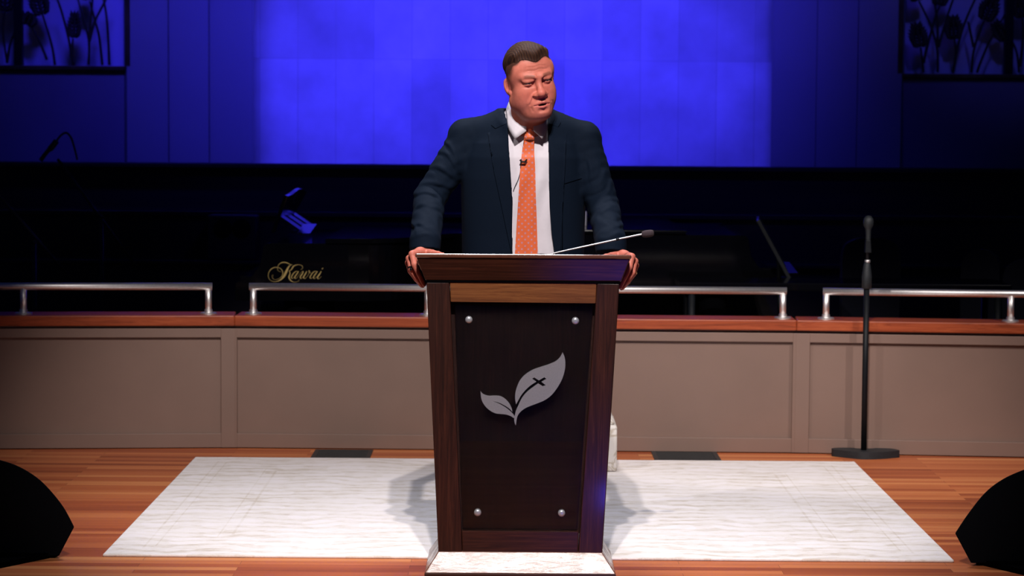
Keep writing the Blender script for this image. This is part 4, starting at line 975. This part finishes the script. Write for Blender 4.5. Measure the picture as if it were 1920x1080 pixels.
CR3 = [([z2_(380, 400), z2_(400, 470), z2_(400, 560)], .008, .0035), ([z2_(545, 560), z2_(520, 630), z2_(440, 680), z2_(380, 690)], .009, .0050), ([z2_(500, 480), z2_(470, 560), z2_(390, 600)], .010, .0040),
       ([z2_(590, 690), z2_(520, 690), z2_(440, 740), z2_(390, 790)], .009, .0055)]
CR4 = [([z2_(620, 760), z2_(540, 720), z2_(450, 770), z2_(400, 850)], .009, .0055), ([z2_(630, 840), z2_(560, 850), z2_(480, 830)], .009, .0040), ([z2_(640, 930), z2_(580, 890), z2_(500, 930), z2_(440, 930)], .009, .0045),
       ([z2_(600, 980), z2_(540, 960), z2_(470, 990)], .008, .0035)]
for i, (S_, E_, W_) in enumerate(((SR, ER, WR), (SL, EL, WL))):
    Fj.op(capsule(S_, E_, 0.0640, 0.0575, creases((CR1, CR3)[i], True)), 0.022)
    Fj.op(ell((pv(868, 250.5, 8.52), pv(1097.5, 255.5, 8.52))[i], (0.046, 0.060, 0.046)), 0.012)
    Wa = W_+np.array((0, 0, 0.012)); Wc = Wa+np.array((0, -0.03, -0.060))
    Fj.op(capsule(E_, Wa, 0.0575, 0.0540, creases((CR2, CR4)[i], True)), 0.010)
    Fj.op(capsule(Wa, Wc, 0.0540, 0.0540), 0.010)
    zc_ = P(800, 467+2*i, W_[1]).z; dn = np.array((0, -0.25, -0.97)); pc = np.array((W_[0], W_[1]-0.03, zc_))
    def cut(X, Y, Z, dn=dn, pc=pc): return np.maximum(-((X-pc[0])*dn[0]+(Y-pc[1])*dn[1]+(Z-pc[2])*dn[2]), np.sqrt((X-pc[0])**2+(Y-pc[1])**2+(Z-pc[2]+0.05)**2)-0.13)
    Fj.op((cut, pc-0.16, pc+0.14), 0.002, 'sub')
# front opening between the lapels and the neck hole
zo = np.array([P(960, q, 8.40).z for q in (640, 520, 475, 433, 381, 330, 278, 240, 205, 150)])
xo0 = np.array([P(q, 300, 8.40).x for q in (952, 959, 961.5, 961, 961.5, 958, 954, 952, 948.5, 946)])
xo1 = np.array([P(q, 300, 8.40).x for q in (1072, 1050, 1041.5, 1035, 1031, 1029.5, 1028.5, 1027.5, 1027, 1027)])
def opening(X, Y, Z):
    zz = Z.ravel(); a = np.interp(zz, zo[::1], xo0)[None, None, :]; b_ = np.interp(zz, zo[::1], xo1)[None, None, :]
    cy_ = np.interp(zz, zt_, ct_-bt_)[None, None, :]+0.045+0.10*np.clip((zz-1.50)/0.06, 0, 1)[None, None, :]
    return np.maximum(np.maximum(a-X, X-b_), Y-cy_)+0*Z
Fj.op((opening, (-0.05, 8.1, 0.6), (0.20, 8.60, 1.68)), 0.004, 'sub')
Fj.op(neckband(0.079, 0, 1.535, 1.70), 0.003, 'sub')
for s, e0 in ((-1, xo0), (1, xo1)):                    # vertical drape of the front panels
    pass
Wj, Qj = Fj.mesh(); Wj = relax(Wj, Qj, 1); jacket = mesh_obj('suit_jacket', Wj, Qj, M['navy'], person)

# ------------------------------------------------------------------ pieces cut to an outline and laid on a surface
def drape(name, poly, Yg, field, off, thick, m, parent, extra=None, cell=0.010, label=None, yf=None):
    pts = [P(a, c, Yg) for a, c in poly]
    bm = B(); f = bm.faces.new([bm.verts.new((p.x, 0, p.z)) for p in pts])
    x0, x1 = min(p.x for p in pts), max(p.x for p in pts); z0_, z1_ = min(p.z for p in pts), max(p.z for p in pts)
    bmesh.ops.triangulate(bm, faces=bm.faces[:])
    for a, b_, nrm, i in ((x0, x1, (1, 0, 0), 0), (z0_, z1_, (0, 0, 1), 2)):
        v = a+cell
        while v < b_:
            co = [0, 0, 0]; co[i] = v
            bmesh.ops.bisect_plane(bm, geom=bm.verts[:]+bm.edges[:]+bm.faces[:], plane_co=co, plane_no=nrm); v += cell
    last = None
    for v in bm.verts:
        x_, z_ = v.co.x, v.co.z
        if yf: v.co.y = yf(x_, z_)
        else:
            y_ = field.front(x_, z_)
            v.co.y = min(y_ if y_ is not None else Yg, Yg+0.055)-off
    bmesh.ops.recalc_face_normals(bm, faces=bm.faces[:])
    if sum(f.normal.y*f.calc_area() for f in bm.faces) > 0: bmesh.ops.reverse_faces(bm, faces=bm.faces[:])
    fr_ = bm.faces[:]; mp_ = {v: bm.verts.new(v.co+Vector((0, thick, 0))) for v in bm.verts[:]}
    edge = [e for e in bm.edges if len(e.link_faces) == 1]
    for f in fr_: f.smooth = True; bm.faces.new([mp_[v] for v in reversed(f.verts)]).smooth = True
    for e in edge:                                    # side walls with vertices of their own
        f = e.link_faces[0]; lp = [l_ for l_ in f.loops if l_.edge == e][0]; a_, b_ = lp.vert, lp.link_loop_next.vert
        bm.faces.new([bm.verts.new(q.co) for q in (b_, a_, mp_[a_], mp_[b_])])
    me = bpy.data.meshes.new(name); bm.to_mesh(me); bm.free(); me.materials.append(m)
    o = bpy.data.objects.new(name, me); C.collection.objects.link(o); o.parent = parent
    if label: o['label'] = label
    return o
both = lambda x, z: None
class Two:                                            # the nearer of jacket and shirt
    def front(s, x, z):
        a, b_ = Fj.front(x, z), Fv.front(x, z)
        return min([q for q in (a, b_) if q is not None], default=None)
two = Two()
lapL = [(950, 232), (929.7, 241.5), (914.2, 249.2), (916.8, 264.8), (925.8, 319), (938.8, 379), (951.8, 441), (959, 474), (966, 520), (968, 520), (962.5, 474.7), (962, 433), (962.6, 381), (959, 329.6), (954.8, 277.7), (952.8, 239)]
lapR = [(1029, 232), (1047, 238.5), (1063.5, 246), (1062, 278.6), (1058, 330), (1055, 378), (1053, 425), (1052, 474), (1056, 520), (1049, 520), (1040.5, 474.6), (1034, 431.7), (1030, 378), (1028.5, 330), (1027.6, 297), (1026.5, 240)]
drape('lapel', lapL, 8.40, Fj, 0.0080, 0.005, M['navy'], jacket)
drape('lapel', lapR, 8.40, Fj, 0.0080, 0.005, M['navy'], jacket)
colL = [(949, 203), (940, 208), (929, 222), (920.7, 233.7), (929.2, 240.7), (950.5, 231), (949.5, 214)]
colR = [(1028, 212), (1036, 209), (1041, 217), (1052, 228.5), (1046.2, 238), (1028.5, 231), (1027.5, 222)]
drape('jacket_collar', colL, 8.44, Fj, 0.006, 0.005, M['navy'], jacket)
drape('jacket_collar', colR, 8.44, Fj, 0.006, 0.005, M['navy'], jacket)
drape('breast_pocket', [(1058, 337), (1090.5, 328), (1091.5, 334.5), (1058.5, 344)], 8.41, Fj, 0.0035, 0.003, M['navy'], jacket)
# tie
tie_l = [(986, 237), (984.5, 243), (987.5, 258), (984, 268), (979, 282.6), (975.7, 311.5), (972.8, 364), (969.7, 412.6), (965.4, 475), (962, 540), (975, 572)]
tie_r = [(1008, 540), (1008.5, 475), (1006.5, 412.6), (1004.6, 364), (1003.4, 311), (1001.5, 282.6), (997.8, 262), (997.5, 257), (1001.5, 246), (1002.5, 238.5)]
def tie_y(x, z):
    p = Fv.front(x, z); p = 8.40 if p is None else p
    zk, zk2 = P(990, 259, 8.38).z, P(990, 236, 8.38).z
    if z > zk-0.004:
        cx_ = P(993.5, 248, 8.38).x; t = (z-zk)/(zk2-zk)
        return 8.3800-0.010*max(0, 1-((x-cx_)/0.019)**2)+0.010*t
    pitch = min(p-0.007, 8.402) if z > zk-0.06 else p-0.007
    e = (zk-z)/0.05
    return pitch if e > 1 else pitch*e+(8.386)*(1-e)
drape('tie', tie_l+tie_r, 8.395, Fv, 0.007, 0.004, M['tie'], person, cell=0.006, yf=tie_y, label='orange tie with small lavender flowers')
# shirt collar leaves
def leaf(name, pts):
    bm = B(); vs = [bm.verts.new(P(*p)) for p in pts]; bmesh.ops.triangulate(bm, faces=[bm.faces.new(vs)])
    bmesh.ops.subdivide_edges(bm, edges=bm.edges[:], cuts=2, use_grid_fill=True)
    o = obj(name, bm, M['white'], shirt, True, bevel=0)
    md = o.modifiers.new('thickness', 'SOLIDIFY'); md.thickness = 0.004; md.offset = 0
leaf('collar', [(955.5, 189, 8.465), (949.5, 205, 8.445), (952, 239, 8.405), (965.2, 261, 8.375), (986.5, 246, 8.372), (987.5, 232.5, 8.376), (973, 224, 8.384), (962, 214, 8.400), (956.5, 202, 8.420)])
leaf('collar', [(1027.3, 214, 8.445), (1027.8, 240, 8.412), (1016.8, 260.2, 8.375), (1001, 246, 8.370), (1000, 234.5, 8.374), (1011, 225, 8.385)])
# lapel microphone with its wire
Yt = tie_y(P(981, 302, 8.385).x, P(981, 302, 8.385).z)
lm = obj('lapel_microphone', tube(B(), [P(975.5, 299.5, Yt-0.010), P(978.5, 303.5, Yt-0.012), P(984, 303.5, Yt-0.012), P(988, 299, Yt-0.010)], [0.0042, 0.0036, 0.0040, 0.0028], 10), M['black'], person, True, 'small black clip microphone on the tie')
q = [P(976, 303, Yt-0.006)]+[P(a, c, (two.front(P(a, c, 8.40).x, P(a, c, 8.40).z) or 8.40)-0.003) for a, c in ((975.5, 322), (971, 338), (965.5, 350), (962.5, 358))]
obj('wire', tube(B(), smoothpts(q, 5), 0.0013, 6), M['black'], lm, True)
# ring on each hand and a watch at his left cuff
def ring(name, c, d, r, rt, m, label):
    c, d = Vector(c), Vector(d).normalized(); q = Vector((0, 0, 1)).rotation_difference(d)
    pts = [c+q@Vector((r*math.cos(t), r*math.sin(t), 0)) for t in [2*math.pi*i/20 for i in range(21)]]
    return obj(name, tube(B(), pts, rt, 8, False), m, person, True, label)
a_, b_ = pv(771.5, 506, 8.060)*0.75+pv(767.5, 485, 8.080)*0.25, pv(782, 522, 8.060)
rg = ring('ring', pv(770.5, 502, 8.062), pv(771.5, 506, 8.060)-pv(767.5, 485, 8.080), 0.0112, 0.0022, M['black'], 'dark ring on his right hand')
obj('stone', lathe(B(), [(0.004, 0), (0.0058, 0.002), (0.004, 0.004)], P(770.8, 504.5, 8.046), 14, (-0.5, -0.8, 0.1)), M['black'], rg, True)
q1, q0 = pv(*mir((769.5, 508, 8.085))), pv(*mir((766.0, 493, 8.105)))
ring('ring', q1+(q0-q1)*0.1, q1-q0, 0.0108, 0.0016, M['gold'], 'gold ring on his left hand')
dn = (WL-EL)/np.linalg.norm(WL-EL)
wt_ = ring('wristwatch', WL+dn*0.012, dn, 0.0300, 0.0045, M['black'], 'black wristwatch with a steel case')
obj('watch_case', lathe(B(), [(0.013, 0), (0.015, 0.003), (0.015, 0.007), (0.012, 0.010)], WL+dn*0.012+np.array((0.020, -0.012, 0.022)), 20, (0.6, -0.35, 0.7)), M['steel'], wt_, True)
# ------------------------------------------------------------------ grand pianos behind the low wall
def grand(label, X0, Y0, sx, vy, L, zt, group):
    t = thing('grand_piano', label, 'piano', (X0+sx*L*0.4, Y0+vy*0.7, 0), 0, group)
    def XY(u, v): return (X0+sx*u, Y0+vy*v)
    out = [(0.16, 0), (0.80, 0)]+[(q.x, q.y) for q in smoothpts([(0.95, 0.015, 0), (1.15, 0.14, 0), (1.32, 0.42, 0), (1.52, 0.68, 0), (1.78, 0.86, 0), (1.92, 1.08, 0), (1.90, 1.32, 0), (1.74, 1.47, 0)], 5)]+[(1.55, 1.50), (0.16, 1.50)]
    out = [(u*L/1.92 if u > 0.5 else u, v) for u, v in out]
    obj('case', prism(B(), [XY(*q) for q in out], zt-0.33, zt-0.03, 'xy'), M['piano'], t, bevel=0.004)
    lidp = [(max(0.45, u)+(0.012 if u > 0.5 else 0), v+(0.012 if v > 0.7 else -0.012)) for u, v in out]
    obj('lid', prism(B(), [XY(*q) for q in lidp], zt-0.029, zt-0.004, 'xy'), M['piano'], t, bevel=0.008, seg=3)
    for v0, v1 in ((-0.0, 0.055), (1.445, 1.50)):
        a = XY(0.0, v0); c = XY(0.165, v1); x0, x1 = sorted((a[0], c[0])); y0, y1 = sorted((a[1], c[1]))
        pr = [(0.165, zt-0.03), (0.165, zt-0.33), (-0.02, zt-0.33), (-0.02, zt-0.24), (0.02, zt-0.215), (0.07, zt-0.20), (0.11, zt-0.14), (0.125, zt-0.05), (0.14, zt-0.03)]
        obj('key_arm', prism(B(), [(X0+sx*u, z) for u, z in pr], y0, y1), M['piano'], t, bevel=0.003)
    a = XY(-0.01, 0.055); c = XY(0.16, 1.445); x0, x1 = sorted((a[0], c[0])); y0, y1 = sorted((a[1], c[1]))
    obj('key_bed', box(B(), x0, x1, y0, y1, zt-0.33, zt-0.245), M['piano'], t)
    obj('key_cover', box(B(), x0+0.004, x1-0.001, y0, y1, zt-0.245, zt-0.205), M['piano'], t, bevel=0.006)
    a = XY(0.162, 0.055); c = XY(0.185, 1.445); x0, x1 = sorted((a[0], c[0])); y0, y1 = sorted((a[1], c[1]))
    obj('fallboard', box(B(), x0, x1, y0, y1, zt-0.24, zt-0.06), M['piano'], t)
    for u, v in ((0.30, 0.14), (0.30, 1.36), (1.65*L/1.92, 1.15)):
        x_, y_ = XY(u, v); bm = lathe(B(), [(0.045, 0.06), (0.060, 0.30), (0.075, zt-0.42), (0.08, zt-0.33)], (x_, y_, 0), 16); lg = obj('leg', bm, M['gap'], t, True)
        obj('caster', lathe(B(), [(0.03, -0.015), (0.034, 0), (0.03, 0.015)], (x_, y_, 0.034), 16, (0, 1, 0)), M['gap'], lg, True)
    x_, y_ = XY(0.42, 0.75); a = sorted((X0+sx*0.38, X0+sx*0.46))
    bm = box(B(), a[0], a[1], y_-0.12, y_+0.12, 0.10, 0.18); box(bm, x_-0.012, x_+0.012, y_-0.09, y_-0.06, 0.18, zt-0.33); box(bm, x_-0.012, x_+0.012, y_+0.06, y_+0.09, 0.18, zt-0.33)
    obj('pedal_lyre', bm, M['piano'], t)
    return t, XY
YP = 12.0; zp = P(650, 446, YP).z
XP = P(448, 480, YP).x
pl, XY = grand('black grand piano with gold script lettering behind the left handrail', XP, YP, 1, 1, 1.36, zp, 'grand pianos')
# music desk, seen nearly edge on, with its sliding frame
Yn, Yf = 12.42, 13.10
def dp(px, py, Y): return P(px, py, Y)
top = smoothpts([(532, 365.5, 12.42), (540, 363, 12.56), (548, 357, 12.70), (554, 352.8, 12.84), (560, 352.5, 12.95), (568.5, 357.5, 13.10)], 5)
bm = B(); fr_ = []; bk_ = []
n_ = len(top)
for i, q in enumerate(top):
    T = P(q.x, q.y, q.z); xb = P(508, 440, Yn).x; Bt = Vector((xb, T.y, zp+0.004))
    fr_.append((bm.verts.new(T), bm.verts.new(Bt))); bk_.append((bm.verts.new(T+Vector((0.022, 0, -0.006))), bm.verts.new(Bt+Vector((0.022, 0, 0)))))
for i in range(n_-1):
    bm.faces.new([fr_[i][0], fr_[i+1][0], fr_[i+1][1], fr_[i][1]]); bm.faces.new([bk_[i][0], bk_[i][1], bk_[i+1][1], bk_[i+1][0]])
    bm.faces.new([fr_[i][0], bk_[i][0], bk_[i+1][0], fr_[i+1][0]]); bm.faces.new([fr_[i][1], fr_[i+1][1], bk_[i+1][1], bk_[i][1]])
for i in (0, n_-1): bm.faces.new([fr_[i][0], fr_[i][1], bk_[i][1], bk_[i][0]])
md_ = obj('music_desk', bm, M['piano'], pl, bevel=0.004)
for y_ in (12.48, 12.76, 13.04):                       # props falling back from the desk
    a = P(518, 404, 12.48); x0 = a.x+0.02; z0_ = a.z; x1 = x0+0.125
    bm = hexa(B(), [(x0, y_-0.03, z0_-0.008), (x1, y_-0.03, zp+0.002), (x1, y_+0.03, zp+0.014), (x0, y_+0.03, z0_+0.004),
                    (x0, y_-0.03, z0_), (x1, y_-0.03, zp+0.010), (x1, y_+0.03, zp+0.022), (x0, y_+0.03, z0_+0.012)])
    obj('prop', bm, M['piano'], md_)
xa, xb = P(546, 445, YP).x, P(572, 445, YP).x
bm = hexa(B(), [(xa, 12.30, zp+0.001), (xb, 12.30, zp+0.001), (xb, 12.72, zp+0.030), (xa, 12.72, zp+0.030),
                (xa, 12.30, zp+0.008), (xb, 12.30, zp+0.008), (xb, 12.72, zp+0.040), (xa, 12.72, zp+0.040)])
obj('desk_slide', bm, M['piano'], md_)
# gold script lettering on the side of the case, drawn with a broad pen
def pen(bm, strokes):
    for pts in strokes:
        q = smoothpts([(a, c, wd) for a, c, wd in pts], 8)
        L_, R_ = [], []
        for i, v in enumerate(q):
            t_ = (q[min(i+1, len(q)-1)]-q[max(0, i-1)]); t_ = Vector((t_.x, t_.y)); t_.normalize() if t_.length else None
            nn = Vector((-t_.y, t_.x))*max(1.5, v.z*0.72)
            for lst, s in ((L_, 1), (R_, -1)):
                lst.append(P(490+(v.x+nn.x*s)*130/1872, 470+(v.y+nn.y*s)*75/1080, YP))
        a = [[bm.verts.new((p.x, YP-dy, p.z)) for p in lst] for lst in (L_, R_) for dy in (0.0005, 0.003)]
        for i in range(len(q)-1):
            bm.faces.new([a[1][i], a[1][i+1], a[3][i+1], a[3][i]]); bm.faces.new([a[0][i], a[2][i], a[2][i+1], a[0][i+1]])
            bm.faces.new([a[0][i], a[0][i+1], a[1][i+1], a[1][i]]); bm.faces.new([a[2][i], a[3][i], a[3][i+1], a[2][i+1]])
K = [[(320, 690, 3), (318, 655, 3), (295, 665, 4), (295, 715, 5), (330, 765, 4), (400, 778, 4), (480, 752, 5), (545, 700, 8), (580, 620, 12), (560, 530, 12), (500, 472, 9), (420, 448, 10), (330, 460, 13), (250, 515, 13), (200, 600, 8), (190, 690, 6), (225, 775, 5), (300, 825, 5), (380, 835, 7), (460, 815, 13), (540, 770, 24), (610, 690, 36), (660, 600, 42), (700, 510, 36), (745, 430, 22), (790, 390, 10), (850, 378, 4)],
     [(530, 570, 3), (480, 558, 4), (443, 520, 5), (438, 455, 6), (475, 375, 9), (545, 325, 14), (630, 315, 17), (710, 335, 14), (780, 370, 8), (830, 380, 4)],
     [(1060, 512, 3), (1105, 490, 4), (1118, 445, 6), (1080, 395, 7), (1000, 378, 8), (920, 392, 13), (865, 425, 20), (835, 475, 20), (800, 520, 14), (750, 540, 5), (760, 560, 12), (775, 610, 16), (760, 670, 22), (750, 720, 24), (775, 780, 20), (830, 830, 10), (905, 852, 6), (980, 832, 4), (1030, 785, 3)]]
A1 = [[(1000, 570, 4), (945, 555, 8), (880, 600, 14), (825, 680, 16), (815, 735, 12), (850, 745, 6), (900, 700, 4), (950, 630, 4), (985, 570, 6)],
      [(1010, 555, 10), (965, 620, 20), (915, 690, 20), (905, 735, 14), (935, 750, 6), (985, 700, 3), (1060, 600, 3), (1110, 560, 4)]]
Wl = [[(1110, 560, 4), (1130, 565, 12), (1110, 620, 18), (1060, 690, 20), (1055, 735, 14), (1085, 750, 6), (1140, 690, 4)],
      [(1225, 555, 8), (1195, 620, 18), (1145, 700, 20), (1150, 740, 14), (1185, 750, 6), (1240, 690, 4), (1290, 610, 5), (1300, 555, 14), (1285, 550, 14), (1320, 600, 5), (1350, 595, 4)]]
A2 = [[(1500, 570, 4), (1450, 555, 8), (1385, 600, 14), (1325, 690, 16), (1320, 740, 12), (1355, 745, 6), (1405, 700, 4), (1455, 630, 4), (1490, 570, 6)],
      [(1515, 555, 10), (1470, 620, 20), (1420, 690, 20), (1412, 740, 14), (1445, 752, 6), (1500, 690, 3)],
      [(1620, 555, 10), (1575, 630, 20), (1525, 705, 20), (1520, 745, 14), (1560, 755, 6), (1620, 690, 3)],
      [(1635, 500, 8), (1650, 485, 16), (1668, 468, 6)]]
bm = B(); pen(bm, K+A1+Wl+A2)
obj('lettering', bm, M['gold'], pl, label='gold script lettering on the piano side')

YQ = 14.5-1.45; zq = P(1300, 428, 12.35).z
pr_, _ = grand('black grand piano on the right with its lid edge glinting blue', P(1425, 480, 12.35).x+0.05, 13.72, -1, -1, 1.33, zq, 'grand pianos')
# white cup on the right piano's lid, half hidden by the man
cu = P(1090, 427, 12.6)
bm = lathe(B(), [(0.024, 0), (0.0245, 0.004), (0.0245, 0.076), (0.022, 0.080)], (P(1100, 427, 12.62).x-0.0245, 12.62, zq-0.004), 24)
setp(obj('cup', bm, M['paper'], None, True), 'white cup on the piano lid just right of the man\'s waist', 'cup')

# tilted music stand and long keyboard on the right
Ym = 12.0
mst = thing('music_stand', 'black music stand with a steeply tilted desk behind the long handrail', 'music stand', (P(1470, 600, Ym).x, Ym+0.2, 0))
a, c = P(1418, 415, Ym), P(1480, 530, Ym); nrm = Vector((c.z-a.z, 0, a.x-c.x)).normalized()
bm = hexa(B(), [c, c-nrm*0.02, c-nrm*0.02+Vector((0.05, 0.5, 0)), c+Vector((0.05, 0.5, 0)), a, a-nrm*0.02, a-nrm*0.02+Vector((0.05, 0.5, 0)), a+Vector((0.05, 0.5, 0))])
obj('desk', bm, M['black'], mst, bevel=0.004)
bm = box(B(), c.x-0.01, c.x+0.06, Ym+0.01, Ym+0.5, c.z-0.012, c.z); obj('ledge', bm, M['black'], mst)
obj('pole', tube(B(), [(c.x+0.01, Ym+0.25, 0.02), (c.x-0.03, Ym+0.25, c.z+0.12)], 0.013, 12), M['black'], mst, True)
for k in range(3):
    an = 2*math.pi*k/3+0.4; obj('foot', tube(B(), [(c.x+0.01, Ym+0.25, 0.09), (c.x+0.01+0.24*math.cos(an), Ym+0.25+0.24*math.sin(an), 0.012)], 0.010, 10), M['black'], mst, True)
q0, q1 = P(1479, 514, 12.02), P(1496, 514, 12.02)
bm = hexa(B(), [(q0.x, 12.02, q0.z), (q1.x, 12.02, q1.z), (q1.x, 12.40, q1.z+0.035), (q0.x, 12.40, q0.z+0.035), (q0.x, 12.02, q0.z+0.006), (q1.x, 12.02, q1.z+0.006), (q1.x, 12.40, q1.z+0.041), (q0.x, 12.40, q0.z+0.041)])
obj('blue_glint_plate', bm, M['piano'], mst)  # made-up glossy plate, tilted to mirror the blue wall as a glint
Yk = 11.55; zk = P(1500, 531, Yk).z; xk0, xk1 = P(1276, 535, Yk).x, P(1898, 535, Yk).x
kbd = thing('keyboard_table', 'long low black table running behind the right hand rails', 'table', ((xk0+xk1)/2, Yk+0.2, 0))
obj('table_top', box(B(), xk0, xk1, Yk, Yk+0.42, zk-0.04, zk), M['piano'], kbd, bevel=0.006)
for px in (xk0+0.06, xk1-0.06):
    for py in (Yk+0.05, Yk+0.37): obj('leg', tube(B(), [(px, py, 0), (px, py, zk-0.04)], 0.018, 12), M['black'], kbd, True)

# dark upholstered chairs
def chair(label, px, py, Y, w_, h_, rz):
    p = P(px, py, Y); t = thing('chair', label, 'chair', (p.x, Y, 0), rz, 'dark upholstered chairs'); top_ = p.z
    poly = [(q.x, q.y) for q in smoothpts([(-w_/2, 0.48, 0), (-w_/2, top_-0.10, 0), (-w_/2+0.05, top_-0.02, 0), (0, top_, 0), (w_/2-0.05, top_-0.02, 0), (w_/2, top_-0.10, 0), (w_/2, 0.48, 0)], 4)]
    obj('backrest', prism(B(), poly, 0.20, 0.25), M['seat_cloth'], t, bevel=0.012, seg=3, local=True)
    obj('seat', box(B(), -w_/2, w_/2, -0.24, 0.22, 0.42, 0.48), M['seat_cloth'], t, bevel=0.015, seg=3, local=True)
    for x_ in (-w_/2+0.03, w_/2-0.03):
        for y_ in (-0.21, 0.21): obj('leg', tube(B(), [(x_, y_, 0), (x_, y_, 0.42)], 0.013, 10), M['black'], t, True, local=True)
    return t
chair('dark chair directly behind the microphone stand', 1652, 449, 12.8, 0.33, 0, 0.1)
chair('dark blue chair between the microphone stand and the right edge', 1818, 470, 12.8, 0.22, 0, -0.5)
chair('dark blue chair cut off by the right edge of the picture', 1935, 490, 12.6, 0.30, 0, -0.2)

# boom stands and loudspeaker box on the left
def boom(label, px, py, Y, a, c, grp):
    p = P(px, py, Y); t = thing('boom_stand', label, 'microphone stand', (p.x, Y, 0), 0, grp)
    obj('pole', tube(B(), [(p.x, Y, 0.02), (p.x, Y, p.z)], 0.011, 12), M['rubber'], t, True)
    A_, C_ = P(*a, Y), P(*c, Y)
    obj('boom_arm', tube(B(), [A_, C_], 0.008, 12), M['rubber'], t, True)
    obj('clutch', lathe(B(), [(0.011, -0.012), (0.013, 0), (0.011, 0.012)], p, 16, (0, 1, 0)), M['rubber'], t, True)
    for k in range(3):
        an = 2*math.pi*k/3+0.2; obj('foot', tube(B(), [(p.x, Y, 0.12), (p.x+0.26*math.cos(an), Y+0.26*math.sin(an), 0.012)], 0.009, 10), M['black'], t, True)
    return t
boom('black boom stand slanting in from the left edge of the picture', 64, 455, 11.9, (-60, 300), (127, 515), 'boom microphone stands')
boom('black boom stand rising against the wall under the left wheat window', 190, 407, 12.8, (108, 298), (262, 508), 'boom microphone stands')
mo = obj('microphone', tube(B(), smoothpts([P(76, 301, 12.8), P(88, 285, 12.8), P(97, 276, 12.8), P(106, 264, 12.8)], 3), [0.012]*5+[0.017]*5, 12), M['rubber'], None, True)
setp(mo, 'black microphone on a boom with looped cable under the left wheat window', 'microphone')
obj('cable', tube(B(), smoothpts([P(106, 264, 12.8), P(114, 254, 12.8), P(124, 249, 12.8), P(133, 258, 12.8), P(139, 275, 12.8), P(145, 300, 12.8)], 5), 0.006, 8), M['black'], mo, True)
ya = 13.82
x0, x1, zt1 = P(388, 430, ya).x, P(479, 430, ya).x, P(430, 404, ya).z
am = thing('amplifier', 'dark speaker box with two oval grilles behind the left end of the piano', 'loudspeaker', ((x0+x1)/2, ya+0.12, z3))
obj('cabinet', box(B(), x0, x1, ya, ya+0.24, z3, zt1), M['rubber'], am, bevel=0.01)
for px in (418, 453):
    p = P(px, 428, ya); bm = lathe(B(), [(0.052, 0), (0.055, 0.004), (0.055, 0.008), (0.048, 0.010)], (p.x, ya, p.z), 28, (0, -1, 0)); obj('grille', bm, M['grille'], am, True)
